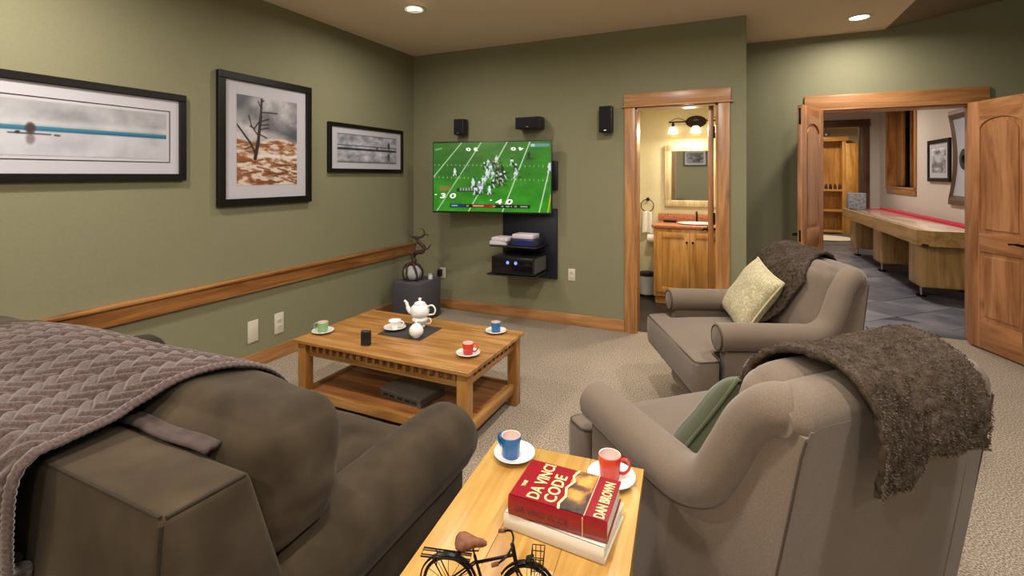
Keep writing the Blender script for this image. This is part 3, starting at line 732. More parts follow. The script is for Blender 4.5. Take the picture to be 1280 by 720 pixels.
def player(x, y, s, c1, c2):
    P.disc(x + .02 * s, y + .05 * s, .03 * s, .012 * s, (.05, .2, .04), .6, .6)
    P.disc(x, y, .013 * s, .028 * s, c1, 1, .3); P.disc(x + rr.uniform(-.004, .004), y - .034 * s, .008 * s, .014 * s, c2, 1, .3)
    P.line(x, y + .015 * s, x - .012 * s, y + .06 * s, .012 * s, c1, .9); P.line(x, y + .015 * s, x + .012 * s, y + .055 * s, .010 * s, c2, .9)
Wt, Gy, Dk, Sv = (.88, .9, .93), (.55, .58, .62), (.10, .12, .13), (.72, .70, .66)
for x, y, c, d_, s in ((.19, .42, Wt, Wt, 1), (.48, .28, Wt, Gy, .9), (.55, .24, Wt, Sv, 1.1), (.45, .33, Dk, Wt, .9), (.50, .36, Wt, Gy, 1.2), (.47, .44, Wt, Wt, 1.2), (.52, .45, Wt, Gy, 1.1), (.56, .40, Dk, Sv, 1.3), (.60, .38, Dk, Dk, 1.2),
                        (.55, .52, Dk, Sv, 1.2), (.59, .50, Dk, Wt, 1.2), (.44, .54, Wt, Gy, 1.3), (.35, .58, Wt, Wt, 1.2), (.40, .62, Gy, Wt, 1.3), (.37, .68, Wt, Dk, 1.2), (.42, .66, Wt, Gy, 1.2), (.49, .68, Wt, Wt, 1.1), (.52, .59, Dk, Wt, 1.1),
                        (.585, .56, Dk, Sv, 1.1), (.68, .27, Wt, Dk, 1.0), (.71, .36, Dk, Wt, 1.1), (.71, .45, Wt, Gy, 1.1), (.82, .19, Dk, Dk, 1.0), (.99, .36, Wt, Wt, 1.2), (.62, .46, Dk, Wt, 1.0), (.53, .31, Dk, Gy, 1.0)):
    player(x, y, s, c, d_)
P.line(.22, .69, .34, .69, .05, Dk, .75); 
for k in range(5): P.rect(.235 + k * .024, .66, .25 + k * .024, .70, (.7, .72, .7), .8)
P.disc(.105, .665, .07, .035, (.62, .45, .28), .6, .7); P.disc(.105, .665, .03, .018, (.72, .35, .2), .6, .6)
P.rect(.145, .895, .83, .945, (.04, .04, .05)); P.rect(.15, .90, .28, .94, (.05, .16, .42)); P.rect(.34, .90, .50, .94, (.62, .07, .05)); P.rect(.50, .90, .53, .94, (.75, .10, .06))
P.rect(.16, .912, .215, .928, (.75, .82, .95), .85); P.rect(.35, .912, .44, .928, (.95, .80, .78), .85)
for x0, x1 in ((.29, .31), (.52, .54), (.59, .61), (.63, .66), (.67, .68), (.70, .72), (.75, .81)): P.rect(x0, .912, x1, .930, (.75, .75, .72), .8)
P.rect(.83, .03, .99, .075, (.45, .62, .66), .8); P.rect(.84, .035, .87, .07, (.8, .9, .92), .8)
P.line(.02, .10, .07, .08, .02, (.6, .8, .6), .6)
sc = print_plane('screen', P, TR((0, -.0165, 0.002)), TW - .018, TH - .03, 'screen', t)
ink = plain('screen_white', 'e8ede4', .5, emit='e4ece0', es=.9)
def scr_text(s, x, z, size, rotz=0, shear=.25, parent=t, sx=1.2):
    T = TR((x, -.0172, z), (R(90), 0, 0)) @ TR(rot=(0, 0, rotz)) @ Matrix(((1, shear, 0, 0), (0, 1, 0, 0), (0, 0, 1, 0), (0, 0, 0, 1)))
    text_mesh(s, ink, parent, T, size, 'lettering', .0002, sx, 'CENTER', .001)
scr_text('3 0', -.44, -.205, .066, sx=2.0); scr_text('4 0', .13, -.258, .066, 0, sx=2.0)
for x, z in ((-.565, -.185), (0.0, -.235)): scr_text('-', x, z, .06)
scr_text('3 0', -.19, .285, .042, R(180), -.2, sx=2.3); scr_text('4 0', .26, .285, .042, R(180), -.2, sx=2.3)
# arm
t2 = thing('wall_mount', 'black steel swivel mount holding the television off the wall', 'bracket', (-1.62, YT, 1.42))
M().rbox((-.09, -.04, -.14), (.09, 0, .14), .004).build('wall_plate', 'black', t2)
M().tube([(0, -.03, 0), (-.20, -.10, 0), (-.38, -.16, 0)], .02, 8).build('arm', 'black', t2)
# av shelf
t = thing('media_shelf', 'blue-black wall-mounted media shelf under the television', 'shelf', (-1.82, YT, 0))
M().rbox((-.29, -.03, .425), (.285, -.0, 1.10), .004).build('back_plate', 'navyblack', t)
M().rbox((-.27, -.36, .752), (.20, -.03, .765), .003).build('upper_shelf', 'black', t)
M().rbox((-.27, -.42, .495), (.21, -.03, .508), .003).build('lower_shelf', 'black', t)
for z in (.73, .475): M().box((-.05, -.2, z), (0, -.03, z + .03)).build('bracket', 'black', t)
t = thing('av_receiver', 'large black receiver with two lit dials on the lower media shelf', 'receiver', (-1.83, 4.19, .509))
M().rbox((-.205, -.19, .008), (.205, .16, .165), .006).build('body', plain('receiver_body', '202126', .3, .3), t)
M().rbox((-.204, -.196, .012), (.204, -.188, .16), .003).build('front_panel', plain('receiver_face', '0d0e13', .12), t)
M().box((.2052, -.15, .02), (.206, .14, .15)).build('vent_panel', plain('vent_grey', '4c4c4c', .6), t)
for x in (-.04, .04): M().lathe([(.001, .006), (.014, .006), (.016, 0)], 16, TR((x, -.196, .115), (R(90), 0, 0))).build('dial', plain('blue_display', '6d86c8', .3, emit='7d9ae8', es=.8), t)
for x in (-.16, .16):
    for y in (-.15, .12): M().cyl((x, y, 0), (x, y, .01), .02, 12).build('foot', 'black', t)
lav = plain('pale_plastic_case', 'cfc6cf', .4)
t = tag(M().rbox((0, 0, 0), (.17, .17, .034), .004).build('disc_case', lav), 'lower pale case at the left end of the upper media shelf', 'case'); t.location = (-2.10, 4.08, .766); t.rotation_euler[2] = R(4)
t = tag(M().rbox((0, 0, 0), (.17, .17, .034), .004).build('disc_case', lav), 'upper pale case at the left end of the upper media shelf', 'case'); t.location = (-2.085, 4.09, .801); t.rotation_euler[2] = R(-3)
t = thing('cable_box', 'dark blue cable box on the upper media shelf', 'box', (-1.76, 4.2, .766))
M().rbox((-.12, -.12, 0), (.12, .12, .065), .005).build('body', plain('navy_box', '20233f', .3), t)
M().box((-.06, -.122, .01), (.10, -.119, .055)).build('front_panel', plain('navy_face', '232a63', .2), t)
t = tag(M().rbox((-.11, -.08, 0), (.10, .09, .04), .006).build('white_box', lav), 'flat white box lying on the blue cable box', 'box'); t.location = (-1.77, 4.19, .832)
t = tag(M().rbox((-.14, -.1, 0), (.16, .12, .02), .003).build('disc_player', 'black'), 'thin black player on the right end of the upper media shelf', 'player'); t.location = (-1.59 - .16, 4.22, .7662)
t.location = (-1.56, 4.0, .7655); bpy.data.objects.remove(t)
# speakers
def speaker(label, x, z, w_, h_, d_, horizontal=False, rz=0):
    t = thing('wall_speaker', label, 'speaker', (x, YT, z), 0)
    M().rbox((-w_ / 2, -d_ - .02, -h_ / 2), (w_ / 2, -.02, h_ / 2), .008).build('cabinet', plain('speaker_vinyl', '1e1b20', .45), t)
    M().rbox((-w_ / 2 + .006, -d_ - .03, -h_ / 2 + .006), (w_ / 2 - .006, -d_ - .018, h_ / 2 - .006), .005).build('grille', noisy('speaker_cloth', '131216', '232127', 600, .95, .3), t)
    M().box((-.02, -.03, -h_ * .3), (.02, 0, h_ * .3)).build('wall_bracket', 'black', t)
    M().rbox((-.012, -d_ - .032, -h_ / 2 + .015), (.012, -d_ - .029, -h_ / 2 + .022), .001, 1).build('badge', 'chrome', t)
speaker('small black wall speaker over the left end of the television', -2.57, 1.92, .11, .165, .11)
speaker('long black centre speaker above the television', -1.79, 1.925, .26, .115, .13, True)
speaker('small black wall speaker beside the washroom door casing', -1.05, 1.93, .12, .24, .08)
# outlets
def outlet(label, T_loc, rz, kind='outlet', w_=.072, h_=.118):
    t = thing('wall_outlet' if kind == 'outlet' else 'wall_plate', label, 'outlet', T_loc, rz)
    M().rbox((-w_ / 2, -.006, -h_ / 2), (w_ / 2, 0, h_ / 2), .003).build('cover_plate', 'plate', t)
    if kind == 'outlet':
        for z in (-.024, .024):
            s = M().rbox((-.017, -.009, z - .014), (.017, -.005, z + .014), .004).build('socket', 'plate', t)
            for x in (-.007, .007): M().box((x - .0015, -.0095, z - .004), (x + .0015, -.0085, z + .006)).build('slot', 'blackmat', s)
    return t
outlet('blank ivory wall plate, first from the sofa on the green side wall', (XL + .001, 2.445, .272), R(90), 'blank', .085, .16)
outlet('ivory power outlet beside the blank plate on the side wall', (XL + .001, 2.67, .27), R(90), 'outlet', .085, .16)
outlet('ivory power outlet on the television wall right of the media shelf', (-1.395, YT - .001, .475), 0, w_=.07, h_=.115)
t = outlet('ivory outlet with a black plug near the room corner', (-2.835, YT - .001, .375), 0, w_=.07, h_=.115)
M().rbox((-.045, -.05, -.03), (.0, -.008, .04), .006).build('plug', 'black', t)
t_ = M().tube(catmull([(-2.86, YT - .04, .35), (-2.87, YT - .05, .2), (-2.86, YT - .06, .05), (-2.9, YT - .1, .012)], 6), .004, 6).build('power_cord', 'black'); tag(t_, 'black cord dropping from the corner outlet behind the dark cube', 'cord')

# dark cube subwoofer and branch sculpture
t = thing('subwoofer', 'dark grey subwoofer cube on the carpet in the room corner', 'speaker', (-2.865, 3.985, 0))
M().rbox((-.165, -.18, .02), (.165, .18, .385), .006).build('cabinet', noisy('charcoal_vinyl', '46464b', '504f55', 80, .6, .1), t)
M().rbox((-.158, -.186, .03), (.158, -.178, .378), .004).build('grille', noisy('charcoal_cloth', '3e3e43', '4a4a50', 500, .95, .3), t)
for x in (-.13, .13):
    for y in (-.14, .14): M().cyl((x, y, 0), (x, y, .022), .018, 10).build('foot', 'black', t)
t = thing('branch_sculpture', 'twisted dark branch sculpture gripping a pale stone on the grey cube', 'sculpture', (-2.875, 3.93, .385))
m = M(); bmx = bmesh.new(); bmesh.ops.create_icosphere(bmx, subdivisions=4, radius=.085)
for v in bmx.verts: v.co = Vector((v.co.x * 1.05, v.co.y, v.co.z * .92)) * (1 + .04 * nz(v.co, 10))
m.bm(bmx, True, TR((0, 0, .078))); m.build('stone', noisy('grey_white_stone', '8c8d90', 'b4b4b6', 12, .6, .3), t)
def branch(m, pts, r0, r1, n=10, seed=0):
    c = catmull(pts, 7); L = len(c); rad = []
    for i, p in enumerate(c):
        rad.append((r0 + (r1 - r0) * i / (L - 1)) * (1 + .25 * nz(p, 30, seed))); c[i] = p + Vector((nz(p, 18, seed + 1), nz(p, 18, seed + 2), nz(p, 18, seed + 3))) * .008
    m.tube(c, rad, n)
bw = noisy('dark_bark', '2b1d18', '4b352b', 50, .7, .6, .003)
m = M()
branch(m, [(.0, .0, .155), (.02, 0, .20), (-.005, .01, .235), (.05, .0, .275), (.12, -.01, .295), (.135, 0, .33), (.09, 0, .37), (.045, 0, .405), (.05, 0, .43)], .028, .013)
m.build('trunk', bw, t)
def br(pts, a, b, s):
    m = M(); branch(m, pts, a, b, 8, s); m.build('branch', bw, t)
br([(.045, 0, .42), (.10, 0, .435), (.135, .01, .46), (.13, 0, .50), (.08, 0, .515)], .013, .003, 3)
br([(.05, 0, .43), (.0, .01, .425), (-.04, 0, .45), (-.065, 0, .495)], .012, .003, 4)
br([(.03, 0, .25), (-.03, .01, .262), (-.09, 0, .275)], .011, .002, 5)
br([(.13, 0, .31), (.19, 0, .335), (.225, 0, .375)], .011, .002, 6)
br([(.125, 0, .46), (.17, .01, .455), (.19, 0, .44)], .006, .002, 7)
for k in range(6):
    a = 2 * math.pi * k / 6 + .3
    br([(.01 * math.cos(a), .01 * math.sin(a), .17), (.065 * math.cos(a), .065 * math.sin(a), .15), (.096 * math.cos(a + .2), .096 * math.sin(a + .2), .085), (.085 * math.cos(a + .35), .085 * math.sin(a + .35), .01)], .013, .008, 10 + k)
t = tag(M().lathe([(.0, 0), (.022, 0), (.024, .03), (.017, .042), (.02, .05), (.001, .052)], 18).build('votive', plain('milk_glass', 'c9ccd2', .2)), 'small white glass votive behind the pale stone on the cube', 'votive'); t.location = (-2.755, 4.06, .3855)

# ------------------------------------------------------------ coffee table
TX0, TX1, TY0, TY1, TZ = -2.395, -1.19, 2.085, 2.79, .44
TX, TY = (TX0 + TX1) / 2, (TY0 + TY1) / 2
t = thing('coffee_table', 'square honey-wood coffee table with notched apron and lower shelf', 'table', (TX, TY, 0))
hx, hy = (TX1 - TX0) / 2, (TY1 - TY0) / 2
nb = 7
for k in range(nb):
    a, b = -hy + .0 + k * 2 * hy / nb, -hy + (k + 1) * 2 * hy / nb
    o = M().rbox((-hx, a + .0003, TZ - .02), (hx, b - .0003, TZ), .0014, 1).build('plank', W('table', 0), t)
    o.data.transform(Matrix.Translation((k * 3.7, 0, 0))); o.location = (-k * 3.7, 0, 0)
lx, ly = hx - .05, hy - .05; L = .062
for sx in (-1, 1):
    for sy in (-1, 1):
        M().rbox((sx * lx - L / 2, sy * ly - L / 2, 0), (sx * lx + L / 2, sy * ly + L / 2, TZ - .02), .004).build('leg', W('table', 2), t)
for sy in (-1, 1):
    M().rbox((-lx + L / 2, sy * ly - .012, TZ - .098), (lx - L / 2, sy * ly + .012, TZ - .07), .002).build('apron_rail', W('table', 0), t)
    M().box((-lx + L / 2, sy * (ly - .045) - .004, TZ - .07), (lx - L / 2, sy * (ly - .045) + .004, TZ - .02)).build('apron_back', W('shelf', 0), t)
for sx in (-1, 1):
    M().rbox((sx * lx - .012, -ly + L / 2, TZ - .098), (sx * lx + .012, ly - L / 2, TZ - .07), .002).build('apron_rail', W('table', 1), t)
dm = M().box((-.011, -.015, TZ - .07), (.011, .015, TZ - .02)).build('dentil_block', W('table', 2), t)
first = True
def put(o, loc):
    global first
    if first: o.location = loc; first = False
    else: c = o.copy(); COL.objects.link(c); c.location = loc
nxb, nyb = 20, 10
for sy in (-1, 1):
    for k in range(nxb): put(dm, (-lx + L / 2 + (k + .5) * (2 * lx - L) / nxb, sy * ly, 0))
for sx in (-1, 1):
    for k in range(nyb): put(dm, (sx * lx, -ly + L / 2 + (k + .5) * (2 * ly - L) / nyb, 0))
SZ = .125
for k in range(5):
    a, b = -ly + k * 2 * ly / 5, -ly + (k + 1) * 2 * ly / 5
    M().rbox((-lx, a + .0005, SZ - .02), (lx, b - .0005, SZ), .0015, 1).build('shelf_plank', W('shelf', 0), t)
for sy in (-1, 1): M().rbox((-lx + L / 2, sy * ly - .014, SZ - .045), (lx - L / 2, sy * ly + .014, SZ + .008), .003).build('stretcher', W('table', 0), t)
for sx in (-1, 1): M().rbox((sx * lx - .014, -ly + L / 2, SZ - .045), (sx * lx + .014, ly - L / 2, SZ + .012), .003).build('stretcher', W('table', 1), t)
# grey box on the lower shelf
t = thing('storage_book', 'flat grey box lying on the coffee table lower shelf', 'box', (-1.715, 2.345, SZ + .0015), R(-7))
M().rbox((-.155, -.105, 0), (.155, .105, .04), .004).build('body', plain('grey_box_body', '57534c', .7), t)
M().rbox((-.157, -.107, .04), (.157, .107, .05), .003).build('lid', plain('grey_box_lid', '6a655c', .65), t)
for x in (-.11, -.06, 0, .06, .11): M().box((x - .018, -.109, .014), (x + .018, -.106, .028)).build('slot', 'blackmat', t)

# ---- cups
WHT = 'porc'
def saucer(label, loc, r=.066, group=None):
    t = tag(M().lathe([(.001, .002), (.028, .002), (.03, 0), (.034, 0), (.036, .004), (r - .006, .011), (r, .0155), (r - .001, .018), (r - .01, .0145), (.034, .0075), (.030, .0065), (.001, .0065)], 40).build('saucer', WHT), label, 'saucer', group)
    t.location = loc; return t
def mug(label, loc, r=.03, h=.058, mat='porc', ang=0, kind='mug', inner='porc', flare=1.0):
    t = thing(kind, label, 'cup', loc, ang)
    b = r * (.86 if flare <= 1 else .6)
    M().lathe([(.001, .002), (b * .8, .002), (b * .85, 0), (b * .97, 0), (b, .003), (b + (r - b) * .5, h * .45), (r, h * .85), (r * flare, h - .0015), (r * flare - .0012, h)], 36, cap=False).build('body', mat, t)
    M().lathe([(r * flare - .0012, h), (r * flare - .0032, h - .001), (r - .003, h * .8), (b - .003, .012), (b * .7, .006), (.001, .006)], 36, cap=False).build('lining', inner, t)
    hp = [(r * .93, 0, h * .80), (r + .010, 0, h * .86), (r + .021, 0, h * .72), (r + .021, 0, h * .48), (r + .010, 0, h * .27), (r * .9, 0, h * .24)]
    M().tube(catmull(hp, 5), .0043, 10, flat=(1.3, .9)).build('handle', mat, t)
    return t
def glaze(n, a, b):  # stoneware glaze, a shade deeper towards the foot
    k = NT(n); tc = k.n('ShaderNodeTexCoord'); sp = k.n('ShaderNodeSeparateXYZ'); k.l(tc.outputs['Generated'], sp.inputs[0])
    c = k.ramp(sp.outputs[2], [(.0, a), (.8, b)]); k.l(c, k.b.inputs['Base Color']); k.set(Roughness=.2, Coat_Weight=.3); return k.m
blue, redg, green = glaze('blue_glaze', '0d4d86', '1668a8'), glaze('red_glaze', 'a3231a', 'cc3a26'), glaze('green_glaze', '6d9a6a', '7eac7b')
redl = plain('rose_white_lining', 'd9c2ba', .2, coat=.4)
z = TZ + .0005
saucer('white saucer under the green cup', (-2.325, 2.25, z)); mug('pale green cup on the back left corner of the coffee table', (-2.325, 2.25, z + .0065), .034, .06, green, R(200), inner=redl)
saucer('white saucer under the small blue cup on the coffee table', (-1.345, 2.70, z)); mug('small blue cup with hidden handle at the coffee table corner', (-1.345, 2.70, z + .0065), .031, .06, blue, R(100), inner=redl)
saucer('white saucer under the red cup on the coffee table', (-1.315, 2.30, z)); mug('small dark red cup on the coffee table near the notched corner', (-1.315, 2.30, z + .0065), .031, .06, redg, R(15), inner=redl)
saucer('white saucer on the black mat', (-1.955, 2.485, z + .003), .07); mug('white teacup on the black mat', (-1.955, 2.485, z + .0095), .034, .05, 'porc', R(25), 'teacup', flare=1.18)
mt = tag(M().rbox((-.155, -.13, 0), (.155, .13, .0025), .001, 1).build('black_mat', noisy('black_slate_mat', '2a2829', '353334', 60, .7, .2)), 'black square mat in the middle of the coffee table', 'mat'); mt.location = (-1.845, 2.50, z); mt.rotation_euler[2] = R(2)
# teapot stacked on its cup
zt = z + .003
t = thing('teapot', 'white porcelain teapot with curved spout standing on the black mat', 'teapot', (-1.845, 2.60, zt), R(8))
M().lathe([(.001, 0), (.034, 0), (.036, .006), (.032, .012), (.044, .026), (.052, .045), (.05, .054), (.044, .06), (.058, .078), (.063, .10), (.056, .126), (.038, .143), (.033, .146), (.001, .146)], 40).build('body', 'porc', t)
M().lathe([(.036, .146), (.037, .149), (.03, .156), (.012, .163), (.006, .167), (.011, .174), (.010, .182), (.001, .185)], 32).build('lid', 'porc', t)
M().tube(catmull([(-.045, 0, .085), (-.075, 0, .095), (-.088, 0, .12), (-.098, 0, .148), (-.112, 0, .155)], 6), [.017] * 6 + [.0145] * 6 + [.011] * 6 + [.008] * 7, 14, flat=(.9, 1)).build('spout', 'porc', t)
M().tube(catmull([(.05, 0, .128), (.085, 0, .142), (.108, 0, .12), (.10, 0, .088), (.06, 0, .078)], 6), .0055, 10).build('handle', 'porc', t)
M().tube(catmull([(.045, 0, .05), (.068, 0, .056), (.08, 0, .042), (.07, 0, .025), (.04, 0, .022)], 5), .004, 8).build('lower_handle', 'porc', t)
t = thing('sugar_bowl', 'small round white lidded bowl on the front edge of the black mat', 'bowl', (-1.74, 2.415, zt))
M().lathe([(.001, 0), (.022, 0), (.024, .004), (.040, .022), (.044, .042), (.038, .062), (.026, .072), (.001, .072)], 36).build('body', 'porc', t)
M().lathe([(.028, .071), (.022, .078), (.008, .083), (.006, .088), (.008, .094), (.001, .097)], 26).build('lid', 'porc', t)
# phone / remote standing on the table
t = thing('remote_holder', 'small upright black remote standing on the coffee table', 'remote', (-1.925, 2.185, z), R(20))
M().rbox((-.028, -.012, 0), (.028, .014, .085), .006, 3).build('body', 'black', t)
for k in range(4): 
    for j in (-1, 0, 1): M().rbox((j * .014 - .004, -.0135, .018 + k * .015), (j * .014 + .004, -.0115, .026 + k * .015), .001, 1).build('button', 'blackmat', t)

# ------------------------------------------------------------ sofa
SX0, SX1 = -2.86, -.865
scx = (SX0 + SX1) / 2
t = thing('sofa', 'large brown suede sofa with loose back cushions seen from behind', 'sofa', (scx, 1.0, 0))
def sl_(x, y, z): return (x - scx, y - 1.0, z)
def side_prism(m, pts, x0, x1, r=.012):
    bm = bmesh.new(); n = len(pts)
    vs = [bm.verts.new((x0, y, z)) for y, z in pts] + [bm.verts.new((x1, y, z)) for y, z in pts]
    bm.faces.new(vs[:n]); bm.faces.new(list(reversed(vs[n:])))
    for i in range(n): bm.faces.new((vs[i], vs[i + n], vs[(i + 1) % n + n], vs[(i + 1) % n]))
    bmesh.ops.recalc_face_normals(bm, faces=bm.faces)
    bmesh.ops.bevel(bm, geom=list(bm.edges), offset=r, segments=3, profile=.5, affect='EDGES')
    bmesh.ops.triangulate(bm, faces=[f for f in bm.faces if len(f.verts) > 4])
    m.bm(bm, True); return m
TS = Matrix.Translation((-scx, -1.0, 0))
m = M(); side_prism(m, [(.50, .05), (.77, .05), (.77, .46), (.655, .835), (.49, .845), (.47, .60)], SX0 - scx, SX1 - scx, .016)
m.v = [(x, y - 1.0, z) for x, y, z in m.v]; m.build('back_frame', 'sofa', t)
m = M()
for (pa, pb) in (((SX1 - .012, .494, .8425), (SX0, .494, .8425)), ((SX1 - .006, .50, .841), (SX1 - .006, .645, .832)), ((SX1 - .006, .492, .832), (SX1 - .006, .476, .61)), ((SX1 - .006, .476, .61), (SX1 - .006, .503, .06))):
    m.tube([sl_(*pa), sl_(*pb)], .0035, 8)
m.build('seam', noisy('brown_seam', '231c13', '2a2217', 30, .9, 0), t)
M().rbox(sl_(SX0 + .02, .60, .06), sl_(SX1 - .02, 1.47, .27), .02, 3).build('base', 'sofa', t)
for x in (SX0 + .1, SX1 - .1):
    for y in (.56, 1.42): M().tube([sl_(x, y, .07), sl_(x, y, 0)], [.03, .022], 12).build('leg', W('darkwood', 2), t)
# rolled arms
def arm(cx, sgn):
    m = M(); rings = []
    ys = [.64, .75, .95, 1.15, 1.34, 1.45, 1.51, 1.54, 1.55]
    rs = [.112, .114, .116, .117, .118, .117, .108, .084, .03]
    for y, r in zip(ys, rs):
        ring = []
        for k in range(24):
            a = 2 * math.pi * k / 24
            ring.append(sl_(cx + r * 1.08 * math.cos(a), y, .485 + r * math.sin(a) + .003 * nz((cx, y * 3, a), 2) + (0 if y > .9 else (0))))
        rings.append(ring)
    m.loft(rings); m.build('arm_roll', 'sofa', t)
    m = M(); m.rbox(sl_(cx - .085, .60, .05), sl_(cx + .085, 1.47, .47), .02, 3); m.build('arm_panel', 'sofa', t)
arm(SX1 - .075, 1); arm(SX0 + .105, -1)
sw = (SX1 - SX0 - .42) / 2
for k in range(2):
    cx = SX0 + .21 + sw * (k + .5)
    o = cushion(sw - .005, .84, .185, .05, .018, 20, .004, 3 + k, TR(sl_(cx, 1.115, .37))); o.build('seat_cushion', 'sofa', t, sharp=0)
    o = cushion([sw, .97][k], .27, .44, .08, .03, 26, .010, 8 + k, TR(sl_([cx - .05, -1.37][k], .80, [.645, .66][k]), (R(-8), 0, R(.5)), (1, 1, 1)))
    for i_, (vx, vy, vz) in enumerate(o.v):
        if k and vx > sl_(-1.10, 0, 0)[0]:
            f_ = min(1, (vx - sl_(-1.10, 0, 0)[0]) / .05)
            if vz < .74: o.v[i_] = (vx, vy, vz + f_ * (.74 - vz) * .5)
    bc = o.build('back_cushion', 'sofa', t, sharp=0)
m = M()
# folded end of the lining wedged behind the back cushion
m = M(); m.grid(20, 8, lambda u, v: (-1.31 + u * .31, .648 + .035 * v + .003 * math.sin(u * 9), .842 + .012 * v - .004 * u + .004 * math.sin(v * 6)))
o = m.build('lining_strip', noisy('mauve_lining', '3a302d', '463a37', 30, .8, .1), solid=.012); o.parent = None
tag(o, 'folded mauve strip tucked between sofa back and cushion', 'cloth')
# knitted throw over cushions and back: columns of stacked chevrons in real relief
prof = catmull([(.99, .62), (.985, .76), (.94, .86), (.85, .905), (.75, .907), (.67, .88), (.61, .862), (.52, .856), (.468, .845), (.455, .75), (.455, .55), (.47, .36), (.475, .20)], 10)
cum = [0]
for i in range(1, len(prof)): cum.append(cum[-1] + (prof[i] - prof[i - 1]).length)
def at_len(s_):
    s_ = max(0, min(cum[-1], s_))
    for i in range(1, len(cum)):
        if cum[i] >= s_:
            u = (s_ - cum[i - 1]) / (cum[i] - cum[i - 1] + 1e-9); p = prof[i - 1].lerp(prof[i], u); d = (prof[i] - prof[i - 1]).normalized(); return p, d
TLn = cum[-1]
def throw_pt(u, v):
    # u across (0 left .. 1 right edge), v along profile
    s_ = v * TLn; p, d = at_len(s_)
    xe = -1.10 - .13 * min(1, v / .40) - .02 * v + .014 * math.sin(v * 14)
    x = -2.52 + (xe + 2.52) * u
    nrm = Vector((d.y, -d.x)) if True else d
    nrm = Vector((-d.y, d.x)); nrm = -nrm if nrm.y < 0 and v < .5 else nrm
    q = Vector((x, p.x, p.y)); n3_ = Vector((0, -d.y, d.x)); n3_ = n3_ if n3_.z > 0 or (n3_.z > -.3 and n3_.y < 0) else -n3_
    if v < .12: n3_ = Vector((0, 1, 0)).lerp(n3_ if n3_.z > 0 else -n3_, v / .12).normalized()
    if v > .72: n3_ = Vector((0, -1, 0))
    # chevron relief
    cw = .115; X = (xe - x); c_ = (X - .035) / cw; fr = c_ - math.floor(c_) - .5
    edge = 0 if X > .035 else 1
    ph = s_ / .034 + abs(fr) * 2.2 * (1 if int(math.floor(c_)) % 2 == 0 else 1)
    rel = (.5 + .5 * math.sin(ph * 2 * math.pi)) * .010 * (1 - min(1, abs(fr) * 2) ** 6) - .006 * math.exp(-((abs(fr) - .5) / .05) ** 2)
    if edge: rel = .007 * math.sin(min(1, X / .035) * math.pi) + .0015 * math.sin(s_ * 500)
    bulge = .018 * nz((x * 2.2, s_ * 2.2, 0), 1.0, 4) + .004
    fold = .010 * math.sin(x * 20 + s_ * 4) * max(0, v - .62) * 2.2
    return q + n3_ * (rel + max(-.002, bulge) + fold + .012) + Vector((0, 0, -.055 * (1 - u) ** 1.5 * (1 if v < .3 else max(0, 1 - (v - .3) / .15))))
m = M(); m.grid(420, 330, throw_pt)
o = m.build('knit_throw', 'throw', sharp=0, solid=.006); tag(o, 'purple-brown knitted throw draped over the sofa back and cushion', 'throw')

